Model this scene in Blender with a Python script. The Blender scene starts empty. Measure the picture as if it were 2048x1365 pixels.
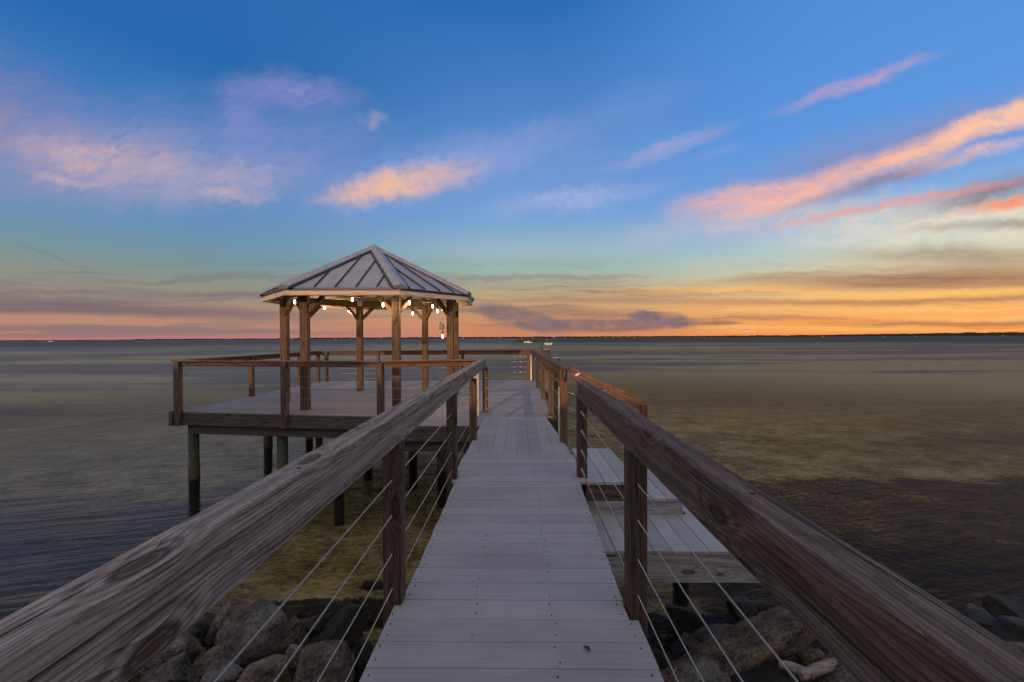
import bpy, bmesh, math, random
from mathutils import Vector, Matrix, noise
R = math.radians
random.seed(7)
S = bpy.context.scene
COL = S.collection
H = 1.293                      # eye height above the deck boards (deck = 0)
WATER = -1.42

# ------------------------------------------------------------------ helpers
def lin(r, g, b):
    f = lambda c: (c/255/12.92) if c/255 <= .04045 else ((c/255+.055)/1.055)**2.4
    return (f(r), f(g), f(b), 1)

class NT:
    """small node-tree writer"""
    def __init__(s, tree):
        s.t = tree; s.n = tree.nodes; s.l = tree.links
    def put(s, sock, v):
        if isinstance(v, bpy.types.NodeSocket): s.l.new(v, sock)
        elif v is not None:
            try: sock.default_value = v
            except Exception: sock.default_value = (v, v, v)
    def m(s, op, a, b=None, c=None, clamp=False):
        n = s.n.new('ShaderNodeMath'); n.operation = op; n.use_clamp = clamp
        for i, v in enumerate((a, b, c)):
            if v is not None: s.put(n.inputs[i], v)
        return n.outputs[0]
    def ss(s, v, a, b, lo=0., hi=1.):          # smoothstep
        n = s.n.new('ShaderNodeMapRange'); n.interpolation_type = 'SMOOTHSTEP'
        s.put(n.inputs[0], v)
        for i, x in enumerate((a, b, lo, hi)): n.inputs[i+1].default_value = x
        return n.outputs[0]
    def mix(s, f, a, b, mode='MIX'):
        n = s.n.new('ShaderNodeMix'); n.data_type = 'RGBA'; n.blend_type = mode
        s.put(n.inputs[0], f); s.put(n.inputs[6], a); s.put(n.inputs[7], b)
        return n.outputs[2]
    def noise(s, vec, scale=5, detail=4, rough=.55, dist=0, out=0):
        n = s.n.new('ShaderNodeTexNoise'); s.put(n.inputs['Vector'], vec)
        n.inputs['Scale'].default_value = scale; n.inputs['Detail'].default_value = detail
        n.inputs['Roughness'].default_value = rough; n.inputs['Distortion'].default_value = dist
        return n.outputs[out]
    def voro(s, vec, scale=5, out='Distance', rand=1.0):
        n = s.n.new('ShaderNodeTexVoronoi'); s.put(n.inputs['Vector'], vec)
        n.inputs['Scale'].default_value = scale; n.inputs['Randomness'].default_value = rand
        return n.outputs[out]
    def vec(s, x, y, z=0.):
        n = s.n.new('ShaderNodeCombineXYZ')
        for i, v in enumerate((x, y, z)): s.put(n.inputs[i], v)
        return n.outputs[0]
    def sep(s, v):
        n = s.n.new('ShaderNodeSeparateXYZ'); s.put(n.inputs[0], v); return n.outputs
    def vm(s, op, a, b=None):
        n = s.n.new('ShaderNodeVectorMath'); n.operation = op
        s.put(n.inputs[0], a)
        if b is not None: s.put(n.inputs[1], b)
        return n.outputs[0]
    def ramp(s, f, stops, interp='LINEAR'):
        n = s.n.new('ShaderNodeValToRGB'); n.color_ramp.interpolation = interp
        e = n.color_ramp.elements
        while len(e) < len(stops): e.new(.5)
        for el, (p, c) in zip(e, stops): el.position = p; el.color = c if len(c) == 4 else (*c, 1)
        s.put(n.inputs[0], f); return n.outputs[0]
    def bump(s, h, strength=.5, dist=.01, nrm=None):
        n = s.n.new('ShaderNodeBump'); n.inputs['Strength'].default_value = strength
        n.inputs['Distance'].default_value = dist; s.put(n.inputs['Height'], h)
        if nrm is not None: s.put(n.inputs['Normal'], nrm)
        return n.outputs[0]
    def node(s, kind, **kw):
        n = s.n.new(kind)
        for k, v in kw.items(): s.put(n.inputs[k.replace('_', ' ')], v)
        return n

def new_mat(name):
    m = bpy.data.materials.new(name); m.use_nodes = True
    m.node_tree.nodes.clear()
    t = NT(m.node_tree); t.out = t.n.new('ShaderNodeOutputMaterial')
    return m, t
def finish(t, col, rough=.6, nrm=None, metal=0., spec=.4, emit=None, estr=0.):
    b = t.n.new('ShaderNodeBsdfPrincipled')
    t.put(b.inputs['Base Color'], col); t.put(b.inputs['Roughness'], rough)
    t.put(b.inputs['Metallic'], metal); t.put(b.inputs['Specular IOR Level'], spec)
    if nrm is not None: t.put(b.inputs['Normal'], nrm)
    if emit is not None:
        t.put(b.inputs['Emission Color'], emit); b.inputs['Emission Strength'].default_value = estr
    t.l.new(b.outputs[0], t.out.inputs[0]); return b
def tex(t, which='Object'):
    return t.n.new('ShaderNodeTexCoord').outputs[which]
def rnd(t): return t.n.new('ShaderNodeObjectInfo').outputs['Random']
def island(t): return t.n.new('ShaderNodeNewGeometry').outputs['Random Per Island']
def wpos(t): return t.n.new('ShaderNodeNewGeometry').outputs['Position']

WM = {}                                        # world matrices by object name
def link(o, M, parent=None):
    COL.objects.link(o); WM[o.name] = M
    if parent is not None:
        o.parent = parent; o.matrix_basis = WM[parent.name].inverted() @ M
    else: o.matrix_basis = M
    return o
def obj(name, bm, mat, parent=None, M=None, smooth=False):
    me = bpy.data.meshes.new(name); bm.to_mesh(me); bm.free()
    for m in (mat if isinstance(mat, (list, tuple)) else [mat]): me.materials.append(m)
    if smooth:
        for p in me.polygons: p.use_smooth = True
    return link(bpy.data.objects.new(name, me), M or Matrix(), parent)
def tag(o, label, cat, group=None, kind=None):
    if label: o['label'] = label
    if cat: o['category'] = cat
    if group: o['group'] = group
    if kind: o['kind'] = kind
    return o
def thing(name, loc, label, cat, group=None, rz=0.):
    o = bpy.data.objects.new(name, None); o.empty_display_size = .2
    link(o, Matrix.Translation(loc) @ Matrix.Rotation(rz, 4, 'Z'))
    return tag(o, label, cat, group)
def frame(p0, p1, up=(0, 0, 1)):
    p0, p1 = Vector(p0), Vector(p1); x = (p1-p0).normalized(); up = Vector(up)
    if abs(x.dot(up)) > .99: up = Vector((0, 1, 0))
    y = up.cross(x).normalized(); z = x.cross(y)
    M = Matrix((x, y, z)).transposed().to_4x4(); M.translation = p0
    return M, (p1-p0).length
def box(bm, x0, x1, y0, y1, z0, z1, bev=0., mi=0):
    vs = [bm.verts.new((x, y, z)) for x in (x0, x1) for y in (y0, y1) for z in (z0, z1)]
    fs = []
    for q in ((0, 1, 3, 2), (4, 6, 7, 5), (0, 4, 5, 1), (2, 3, 7, 6), (0, 2, 6, 4), (1, 5, 7, 3)):
        f = bm.faces.new([vs[i] for i in q]); f.material_index = mi; fs.append(f)
    if bev:
        es = list({e for f in fs for e in f.edges})
        r = bmesh.ops.bevel(bm, geom=es, offset=bev, segments=2, profile=.6, affect='EDGES')
        for f in r['faces']: f.material_index = mi
    return vs
def beam(name, p0, p1, w, h, mat, parent, up=(0, 0, 1), bev=.004, cuts=0, jit=0., cut0=0., cut1=0.):
    """timber p0->p1, length along its own X axis; cut0/cut1 skew the ends in plan"""
    M, L = frame(p0, p1, up)
    bm = bmesh.new()
    if cuts:
        n = cuts; rings = []
        b = bev; sec = [(-w/2+b, -h/2), (w/2-b, -h/2), (w/2, -h/2+b), (w/2, h/2-b), (w/2-b, h/2), (-w/2+b, h/2), (-w/2, h/2-b), (-w/2, -h/2+b)]
        ph = random.random()*50
        for i in range(n+1):
            x = L*i/n
            ring = []
            for k, (y, z) in enumerate(sec):
                d = noise.noise(Vector((x*2.2+ph, k*.7, 3))) * jit + noise.noise(Vector((x*14+ph, k*3.1, 9))) * jit*.6
                xx = x
                if i == 0: xx += cut0*y
                if i == n: xx += cut1*y
                ring.append(bm.verts.new((xx, y*(1+d/w*2), z*(1+d/h*1.2))))
            rings.append(ring)
        for a, b2 in zip(rings, rings[1:]):
            for k in range(8):
                bm.faces.new((a[k], a[(k+1) % 8], b2[(k+1) % 8], b2[k]))
        bm.faces.new(rings[0][::-1]); bm.faces.new(rings[-1])
    else:
        vs = box(bm, 0, L, -w/2, w/2, -h/2, h/2)
        for v in vs:
            v.co.x += (cut0 if v.co.x < L/2 else cut1)*v.co.y
        if bev:
            bmesh.ops.bevel(bm, geom=bm.edges[:], offset=bev, segments=1, affect='EDGES')
    bmesh.ops.recalc_face_normals(bm, faces=bm.faces[:])
    return obj(name, bm, mat, parent, M)
def post(name, x, y, z0, z1, s, mat, parent, rz=0., **k):
    c, n = math.cos(rz), math.sin(rz)
    return beam(name, (x, y, z0), (x, y, z1), s, s, mat, parent, up=(0, 1, 0) if not rz else (-n, c, 0), **k)
def tube(bm, pts, r, seg=8, caps=True, mi=0):
    pts = [Vector(p) for p in pts]; rings = []
    rr = r if isinstance(r, (list, tuple)) else [r]*len(pts)
    for i, p in enumerate(pts):
        d = (pts[min(i+1, len(pts)-1)] - pts[max(i-1, 0)]).normalized()
        a = Vector((0, 0, 1)) if abs(d.z) < .9 else Vector((1, 0, 0))
        u = d.cross(a).normalized(); v = d.cross(u)
        rings.append([bm.verts.new(p + (u*math.cos(t) + v*math.sin(t))*rr[i]) for t in [2*math.pi*k/seg for k in range(seg)]])
    for a, b in zip(rings, rings[1:]):
        for k in range(seg):
            f = bm.faces.new((a[k], a[(k+1) % seg], b[(k+1) % seg], b[k])); f.material_index = mi; f.smooth = True
    if caps:
        for q in (rings[0], rings[-1][::-1]):
            f = bm.faces.new(q); f.material_index = mi
def lathe(bm, prof, c=(0, 0, 0), seg=16, mi=0, smooth=True):
    rings = []
    for r, z in prof:
        rings.append([bm.verts.new((c[0]+r*math.cos(2*math.pi*k/seg), c[1]+r*math.sin(2*math.pi*k/seg), c[2]+z)) for k in range(seg)])
    for a, b in zip(rings, rings[1:]):
        for k in range(seg):
            f = bm.faces.new((a[k], a[(k+1) % seg], b[(k+1) % seg], b[k])); f.material_index = mi; f.smooth = smooth
    for q in (rings[0][::-1], rings[-1]):
        f = bm.faces.new(q); f.material_index = mi

# ------------------------------------------------------------------ materials
def wood(name, dark, mid, light, grain=34., rough=.75, bumps=.9, knots=True, weather=.5, grey=(.22, .215, .22, 1)):
    m, t = new_mat(name)
    P = tex(t); r = rnd(t)
    P = t.vm('ADD', P, t.vec(t.m('MULTIPLY', r, 37.), t.m('MULTIPLY', r, 11.), t.m('MULTIPLY', r, 23.)))
    low = t.noise(t.vm('MULTIPLY', P, (1.1, 4, 4)), 1., 2, .5)
    sx = t.sep(P)
    rad = t.m('ADD', t.m('MULTIPLY', sx[1], 1.), t.m('MULTIPLY', sx[2], .83))
    rad = t.m('MULTIPLY', rad, grain)
    rad = t.m('ADD', rad, t.m('MULTIPLY', low, 6.))
    kd = None
    if knots:
        kv = t.voro(t.vm('MULTIPLY', P, (2.5, 6.5, 6.5)), 1., 'Distance')
        kd = t.ss(kv, .42, .05)
        rad = t.m('ADD', rad, t.m('MULTIPLY', kd, 4.5))
    ring = t.m('ADD', t.m('MULTIPLY', t.m('SINE', t.m('MULTIPLY', rad, 3.1)), .5), .5)
    rad2 = t.m('ADD', t.m('ADD', t.m('MULTIPLY', sx[1], 1.), t.m('MULTIPLY', sx[2], .83)), t.m('MULTIPLY', low, .11))
    if knots: rad2 = t.m('ADD', rad2, t.m('MULTIPLY', kd, .028))
    rad2 = t.m('ADD', rad2, t.m('MULTIPLY', t.noise(t.vm('MULTIPLY', P, (3, 20, 20)), 1., 2), .012))
    saw = t.m('FRACT', t.m('MULTIPLY', rad2, 92.))
    late = t.m('POWER', saw, 2.2)
    fine = t.noise(t.vm('MULTIPLY', P, (6., 85, 85)), 1., 3, .65)
    fibre = t.noise(t.vm('MULTIPLY', P, (34, 240, 240)), 1., 2, .6)
    f = t.m('ADD', t.m('ADD', t.m('MULTIPLY', ring, .12), t.m('MULTIPLY', t.m('SUBTRACT', .72, late), .20)), t.m('ADD', t.m('MULTIPLY', fine, .46), t.m('MULTIPLY', fibre, .30)))
    col = t.ramp(f, [(.33, dark), (.5, mid), (.67, light)])
    w = t.ss(t.noise(t.vm('MULTIPLY', P, (1.7, 7, 7)), 1., 4, .62), .40, .66)
    col = t.mix(t.m('MULTIPLY', w, weather), col, t.mix(fine, (grey[0]*.55, grey[1]*.55, grey[2]*.55, 1), (grey[0]*1.25, grey[1]*1.25, grey[2]*1.25, 1)))
    stain = t.ss(t.noise(t.vm('MULTIPLY', P, (2.6, 12, 12)), 1., 5, .7), .58, .74)
    col = t.mix(t.m('MULTIPLY', stain, .55), col, (dark[0]*.45, dark[1]*.43, dark[2]*.42, 1))
    crack = t.ss(t.noise(t.vm('MULTIPLY', P, (1.1, 70, 70)), 1., 3, .55), .655, .69)
    col = t.mix(t.m('MULTIPLY', crack, .8), col, (.012, .01, .009, 1))
    if knots:
        col = t.mix(t.m('MULTIPLY', t.ss(kv, .12, .06), .85), col, (.055, .026, .012, 1))
        col = t.mix(t.m('MULTIPLY', t.m('MULTIPLY', t.ss(kv, .08, .11), t.ss(kv, .17, .12)), .8), col, (.014, .010, .008, 1))
    h = t.m('SUBTRACT', t.m('ADD', f, t.m('MULTIPLY', fine, .35)), t.m('MULTIPLY', crack, 1.2))
    b = t.bump(h, bumps, .004)
    finish(t, col, t.m('ADD', t.m('MULTIPLY', fine, .2), rough-.1), b, spec=.25)
    return m

W_GREY = wood('weathered_grey_wood', (.055, .042, .032), (.19, .152, .122), (.37, .32, .275), weather=.42, grey=(.28, .26, .24, 1))
W_DARK = wood('weathered_brown_wood', (.026, .015, .010), (.085, .052, .036), (.18, .128, .095), weather=.2, grey=(.22, .20, .195, 1))
W_POST = wood('dark_post_wood', (.022, .014, .010), (.058, .038, .028), (.12, .088, .068), weather=.2, knots=True, grey=(.12, .105, .10, 1))
W_TAN = wood('tan_timber', (.034, .02, .012), (.09, .055, .034), (.165, .11, .072), weather=.2, grey=(.15, .13, .11, 1))
W_RIM = wood('grey_rim_timber', (.026, .022, .020), (.068, .060, .055), (.13, .118, .11), weather=.35, grey=(.15, .145, .145, 1))
W_RED = wood('reddish_timber', (.065, .032, .017), (.15, .076, .042), (.23, .14, .085), weather=.2, grey=(.20, .16, .13, 1))
W_FASC = wood('pale_fascia_timber', (.30, .215, .16), (.54, .44, .36), (.72, .64, .56), weather=.3, knots=False, grey=(.5, .46, .42, 1))
W_STEP = wood('grey_step_timber', (.12, .12, .12), (.27, .27, .28), (.44, .44, .46), weather=.5, grain=22, grey=(.36, .36, .375, 1))

def deck_mat(name, base, vary=.26, horiz=True):
    m, t = new_mat(name)
    P = wpos(t); sx = t.sep(P); i = island(t)
    along, across = (sx[0], sx[1]) if horiz else (sx[1], sx[0])
    off = t.m('MULTIPLY', i, 13.)
    v = t.vec(t.m('ADD', along, off), t.m('MULTIPLY', across, 60.), off)
    g = t.noise(v, 3., 3, .6)
    groove = t.m('ADD', t.m('MULTIPLY', t.m('SINE', t.m('MULTIPLY', across, 2*math.pi/.0085)), .5), .5)
    blot = t.noise(P, 2.3, 5, .62)
    scuff = t.ss(t.noise(t.vec(t.m('MULTIPLY', along, 1.4), t.m('MULTIPLY', across, 9.), off), 2., 4, .6), .55, .75)
    k = t.m('ADD', t.m('MULTIPLY', t.m('SUBTRACT', i, .5), vary), t.m('ADD', t.m('MULTIPLY', t.m('SUBTRACT', blot, .5), .65), t.m('MULTIPLY', t.m('SUBTRACT', g, .5), .55)))
    k = t.m('ADD', t.m('ADD', k, 1.), t.m('MULTIPLY', scuff, .10))
    col = t.vm('SCALE', base[:3]); col.node.inputs[0].default_value = base[:3]; t.put(col.node.inputs['Scale'], k)
    dirt = t.ss(t.noise(P, 5.5, 6, .7), .60, .78)
    col = t.mix(t.m('MULTIPLY', dirt, .35), col, (base[0]*.45, base[1]*.42, base[2]*.38, 1))
    speck = t.ss(t.voro(t.vm('MULTIPLY', P, (1, 1, 0)), 16., 'Distance'), .045, .025)
    col = t.mix(t.m('MULTIPLY', speck, .6), col, (.05, .045, .04, 1))
    b = t.bump(t.m('ADD', t.m('MULTIPLY', groove, .6), t.m('MULTIPLY', g, 1.)), .6, .003)
    finish(t, col, t.m('ADD', .5, t.m('MULTIPLY', blot, .2)), b, spec=.3)
    return m
DECK = deck_mat('composite_deck', (.335, .333, .335))
DECK2 = deck_mat('composite_deck_lengthwise', (.31, .308, .315), horiz=False)
DECK3 = deck_mat('platform_deck', (.225, .225, .245))

def simple(name, col, rough=.5, metal=0., bumpy=0., sc=40., vary=.2, spec=.4):
    m, t = new_mat(name); P = tex(t)
    n = t.noise(P, sc, 4, .6)
    c = t.mix(n, tuple(c*(1-vary) for c in col[:3])+(1,), tuple(min(1, c*(1+vary)) for c in col[:3])+(1,))
    finish(t, c, rough, t.bump(n, bumpy, .004) if bumpy else None, metal, spec)
    return m
STEEL = simple('stainless_cable', (.42, .37, .32), .38, .7)
FITTING = simple('cable_fitting_steel', (.5, .46, .42), .35, .8)
SCREW = simple('rusty_screw', (.035, .025, .022), .6, .3)
NAVY = simple('navy_drip_edge', (.022, .030, .05), .4, .4)
PVC = simple('white_pvc', (.75, .72, .68), .45)
BOXG = simple('grey_box_plastic', (.16, .19, .19), .5)
BLACK = simple('black_rubber', (.015, .014, .013), .5)
LAMPD = simple('dark_lamp_metal', (.06, .05, .05), .4, .5)
LAMPW = simple('pale_lamp_plastic', (.62, .62, .64), .4)
TEAL = simple('teal_plastic', (.01, .15, .24), .4)
HULL = simple('white_hull', (.7, .7, .68), .3)
CANV = simple('dark_canvas', (.05, .05, .06), .8)
SKIN = simple('weathered_clothing', (.25, .10, .06), .8)
DRIFT = wood('bleached_driftwood', (.12, .09, .07), (.24, .19, .155), (.40, .34, .29), weather=.5, knots=False)
LEAF = simple('dry_leaf_brown', (.14, .055, .018), .7, vary=.5, sc=60)
LEAF2 = simple('rust_leaf', (.32, .10, .03), .6, vary=.4, sc=60)
HOUSEW = simple('pale_house_wall', (.5, .47, .43), .8)
FARWALL = simple('far_house_wall', (.2, .18, .17), .8, sc=.5)
HOUSER = simple('grey_shingle_roof', (.13, .12, .12), .9)
GLASS = simple('dark_window_glass', (.03, .035, .04), .1)

def roof_mat():
    m, t = new_mat('standing_seam_metal'); P = tex(t)
    n = t.noise(t.vm('MULTIPLY', P, (1, 1, 1)), 3., 5, .65)
    c = t.mix(n, (.205, .222, .26, 1), (.385, .40, .45, 1))
    s = t.ss(t.noise(P, 14., 5, .7), .55, .75)
    c = t.mix(t.m('MULTIPLY', s, .35), c, (.17, .165, .18, 1))
    st2 = t.ss(t.noise(t.vm('MULTIPLY', P, (9, 9, 1.2)), 1., 5, .7), .52, .70)
    c = t.mix(t.m('MULTIPLY', st2, .35), c, (.60, .585, .60, 1))
    finish(t, c, t.m('ADD', .32, t.m('MULTIPLY', n, .2)), t.bump(t.noise(P, 5., 2), .15, .01), .35, .5)
    return m
ROOF = roof_mat()
RIB = simple('dark_seam_metal', (.05, .058, .085), .35, .4)

def pile_mat():
    m, t = new_mat('wet_pile_wood'); P = wpos(t); z = t.sep(P)[2]
    st = t.noise(t.vm('MULTIPLY', P, (30, 30, 2.5)), 1., 4, .65)
    c = t.ramp(st, [(.32, (.06, .05, .038, 1)), (.68, (.26, .22, .165, 1))])
    zz = t.m('ADD', z, t.m('MULTIPLY', t.m('SUBTRACT', t.noise(P, 7., 4), .5), .45))
    alg = t.m('MULTIPLY', t.ss(zz, -.95, -.75), t.ss(zz, -.35, -.60))
    c = t.mix(t.m('MULTIPLY', alg, .75), c, (.05, .115, .07, 1))
    barn = t.m('MULTIPLY', t.ss(t.voro(P, 34., 'Distance'), .42, .18), t.ss(zz, -.78, -.9))
    c = t.mix(t.m('MULTIPLY', t.ss(zz, -.75, -.95), .7), c, (.085, .072, .055, 1))
    c = t.mix(t.m('MULTIPLY', barn, .85), c, (.40, .35, .27, 1))
    c = t.mix(t.ss(zz, -1.22, -1.34), c, (.014, .012, .009, 1))
    finish(t, c, .7, t.bump(t.m('ADD', t.m('MULTIPLY', barn, 1.5), st), .9, .012), spec=.3)
    return m
PILE = pile_mat()
def green_pile():
    m, t = new_mat('algae_green_pile'); P = wpos(t)
    st = t.noise(t.vm('MULTIPLY', P, (28, 28, 2.)), 1., 4, .65)
    c = t.ramp(st, [(.3, (.06, .065, .03, 1)), (.7, (.22, .21, .11, 1))])
    c = t.mix(t.ss(t.noise(P, 9., 4), .45, .65), c, (.10, .14, .05, 1))
    finish(t, c, .8, t.bump(st, .7, .01)); return m
GPILE = green_pile()

def rock_mat(name, a, b, barn=.5, moss=0., wet=0.):
    m, t = new_mat(name); P = tex(t); r = rnd(t)
    P = t.vm('ADD', P, t.vec(t.m('MULTIPLY', r, 31.), t.m('MULTIPLY', r, 17.), r))
    n = t.noise(P, 5., 8, .68); n2 = t.noise(P, 38., 5, .7)
    c = t.ramp(t.m('ADD', t.m('MULTIPLY', n, .6), t.m('MULTIPLY', n2, .4)), [(.40, a), (.5, tuple(x*.55+y*.45 for x, y in zip(a, b))), (.60, b)])
    rust = t.ss(t.noise(P, 4.2, 5, .6), .55, .7)
    c = t.mix(t.m('MULTIPLY', rust, .5), c, (.17, .105, .05, 1))
    pit = t.ss(t.noise(P, 70., 3, .6), .60, .70)
    c = t.mix(t.m('MULTIPLY', pit, .7), c, (.02, .018, .015, 1))
    bz = t.m('MULTIPLY', t.ss(t.voro(P, 46., 'Distance'), .20, .10), t.ss(t.noise(P, 6., 3), .50, .60))
    c = t.mix(t.m('MULTIPLY', bz, barn), c, (.62, .56, .46, 1))
    if moss:
        mo = t.ss(t.noise(P, 6., 6, .7), .42, .60)
        c = t.mix(t.m('MULTIPLY', mo, moss), c, (.022, .028, .010, 1))
    hgt = t.m('ADD', t.m('MULTIPLY', n, 1.2), t.m('ADD', t.m('MULTIPLY', n2, .6), t.m('SUBTRACT', bz, t.m('MULTIPLY', pit, .6))))
    finish(t, c, .85-wet*.45, t.bump(hgt, 1., .075), spec=.25+wet*.3)
    return m
ROCK_TAN = rock_mat('tan_barnacled_stone', (.05, .038, .028, 1), (.37, .295, .225, 1), .95)
ROCK_GREY = rock_mat('grey_stone', (.04, .037, .033, 1), (.30, .275, .245, 1), .45)
ROCK_DARK = rock_mat('dark_wet_stone', (.008, .008, .007, 1), (.045, .041, .035, 1), .2, .3, .6)
ROCK_MOSS = rock_mat('mossy_stone', (.010, .010, .007, 1), (.06, .056, .04, 1), .2, .7, .4)

WEEDS = ((-1.75, 4.30, .62, .26), (-1.25, 4.42, .5, .28), (-2.35, 4.62, .36, .17), (-1.30, 4.95, .16, .1), (1.9, 4.2, .7, .2), (2.3, 4.55, .35, .15), (1.3, 4.25, .5, .25), (3.6, 4.5, 1.2, .3))
def sand_mat():
    m, t = new_mat('sandy_seabed'); P = wpos(t); s = t.sep(P)
    n = t.noise(P, 1.1, 6, .62); f = t.noise(P, 11., 6, .7)
    c = t.ramp(t.m('ADD', t.m('MULTIPLY', n, .55), t.m('MULTIPLY', f, .45)),
               [(.38, (.055, .043, .02, 1)), (.5, (.23, .185, .098, 1)), (.62, (.50, .435, .28, 1))])
    peb = t.ss(t.voro(P, 17., 'Distance'), .16, .08)
    c = t.mix(t.m('MULTIPLY', peb, .6), c, (.05, .042, .03, 1))
    # fine stretched ripple pattern, pale and dark, over the sand colour
    rip = t.noise(t.vm('MULTIPLY', P, (3.2, 9., 1)), 1., 4, .65, 1.2)
    c = t.mix(t.m('MULTIPLY', t.ss(rip, .52, .62), .45), c, (.50, .44, .27, 1))
    c = t.mix(t.m('MULTIPLY', t.ss(rip, .46, .36), .4), c, (.07, .058, .03, 1))
    # seagrass beds growing on the bottom to the right of the boardwalk
    edge = t.m('ADD', s[1], t.m('MULTIPLY', t.m('SUBTRACT', t.noise(P, .9, 7, .7), .5), 3.6))
    bed = t.m('MULTIPLY', t.ss(edge, 10.3, 9.8), t.ss(s[0], 1.5, 2.4))
    gold = t.m('ADD', t.m('MULTIPLY', t.noise(t.vm('MULTIPLY', P, (7., 11., 1)), 1., 6, .72), .6), t.m('MULTIPLY', t.noise(P, 1.1, 4, .6), .4))
    grass = t.ramp(gold, [(.45, (.008, .006, .004, 1)), (.55, (.04, .026, .012, 1)), (.63, (.26, .175, .075, 1))])
    c = t.mix(t.m('MULTIPLY', bed, .97), c, grass)
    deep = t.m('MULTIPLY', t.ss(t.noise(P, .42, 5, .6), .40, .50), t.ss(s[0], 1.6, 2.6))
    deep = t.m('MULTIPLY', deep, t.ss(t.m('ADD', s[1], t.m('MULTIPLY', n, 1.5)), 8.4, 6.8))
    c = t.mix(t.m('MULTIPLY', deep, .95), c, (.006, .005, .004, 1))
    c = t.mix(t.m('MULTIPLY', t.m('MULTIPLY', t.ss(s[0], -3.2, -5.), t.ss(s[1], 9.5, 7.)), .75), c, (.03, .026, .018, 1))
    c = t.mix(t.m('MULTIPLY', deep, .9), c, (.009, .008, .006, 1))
    # dark weed mats lying on the bottom around the stones
    wn = t.m('MULTIPLY', t.m('SUBTRACT', t.noise(P, 6., 5, .65), .5), 1.3)
    for (cx_, cy_, rx_, ry_) in WEEDS:
        q = t.vm('MULTIPLY', t.vm('SUBTRACT', P, (cx_, cy_, 0)), (1/rx_, 1/ry_, 0))
        ln = t.n.new('ShaderNodeVectorMath'); ln.operation = 'LENGTH'; t.put(ln.inputs[0], q)
        c = t.mix(t.m('MULTIPLY', t.ss(t.m('ADD', ln.outputs['Value'], wn), 1.12, .85), .93), c, (.007, .006, .004, 1))
    c = t.mix(t.m('MULTIPLY', t.ss(t.m('ADD', s[1], t.m('MULTIPLY', n, 1.)), 4.15, 3.7), .93), c, (.010, .009, .007, 1))  # ground near the shore painted near-black as the shade between the stones
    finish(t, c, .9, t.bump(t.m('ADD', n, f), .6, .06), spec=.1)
    return m
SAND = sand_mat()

def water_mat():
    m, t = new_mat('shallow_bay_water'); P = wpos(t); s = t.sep(P)
    dist = t.m('SQRT', t.m('ADD', t.m('MULTIPLY', s[0], s[0]), t.m('MULTIPLY', s[1], s[1])))
    # ripples: long crests on the left, small chop on the right
    rot = t.n.new('ShaderNodeVectorRotate'); rot.rotation_type = 'Z_AXIS'; t.put(rot.inputs['Vector'], P); rot.inputs['Angle'].default_value = R(-16)
    Q = rot.outputs[0]
    calm = t.ss(s[0], 2.0, -3.0)
    w1 = t.noise(t.vm('MULTIPLY', Q, (.55, 5.0, 1)), 1., 3, .55, .4)
    w2 = t.noise(t.vm('MULTIPLY', Q, (2.6, 14., 1)), 1., 2, .5)
    w3 = t.noise(t.vm('MULTIPLY', P, (5., 9., 1)), 1., 4, .65, .6)
    w4 = t.noise(t.vm('MULTIPLY', P, (.12, .5, 1)), 1., 3, .6)
    hgt = t.m('ADD', t.m('ADD', t.m('MULTIPLY', w1, .9), t.m('MULTIPLY', w2, .16)), t.m('MULTIPLY', w3, t.m('SUBTRACT', .60, t.m('MULTIPLY', calm, .50))))
    hgt = t.m('ADD', hgt, t.m('MULTIPLY', w4, 2.))
    nrm = t.bump(hgt, .8, .055)
    fr = t.n.new('ShaderNodeFresnel'); fr.inputs['IOR'].default_value = 1.33; t.put(fr.inputs['Normal'], nrm)
    wind = t.ss(t.noise(t.vm('MULTIPLY', P, (.035, .11, 1)), 1., 4, .6), .42, .6)
    k = t.m('MULTIPLY', t.m('MINIMUM', fr.outputs[0], .5), t.m('SUBTRACT', 1., t.m('MULTIPLY', t.ss(dist, 7, 26), .72)))
    k = t.m('MULTIPLY', k, t.ss(s[0], -5.5, -1.5, .72, .20))
    gl = t.n.new('ShaderNodeBsdfGlossy'); t.put(gl.inputs['Normal'], nrm)
    t.put(gl.inputs['Roughness'], t.ss(dist, 6, 50, .06, .40)); gl.inputs['Color'].default_value = (.80, .84, .88, 1)
    tr = t.n.new('ShaderNodeBsdfTransparent'); tr.inputs['Color'].default_value = (.86, .85, .68, 1)
    df = t.n.new('ShaderNodeBsdfDiffuse')
    pt = t.noise(t.vm('MULTIPLY', P, (.022, .085, 1)), 1., 5, .62)
    t.put(df.inputs['Normal'], t.bump(hgt, .9, .16))
    t.put(df.inputs['Color'], t.mix(t.ss(dist, 130, 330), t.mix(t.ss(pt, .44, .56), (.235, .228, .142, 1), (.125, .128, .13, 1)), (.06, .078, .085, 1)))
    turb = t.ss(dist, 5., 40, .03, .93)
    body = t.n.new('ShaderNodeMixShader'); t.put(body.inputs[0], turb)
    t.l.new(tr.outputs[0], body.inputs[1]); t.l.new(df.outputs[0], body.inputs[2])
    mx = t.n.new('ShaderNodeMixShader'); t.put(mx.inputs[0], k)
    t.l.new(body.outputs[0], mx.inputs[1]); t.l.new(gl.outputs[0], mx.inputs[2])
    t.l.new(mx.outputs[0], t.out.inputs[0])
    return m
WATERM = water_mat()

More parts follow.
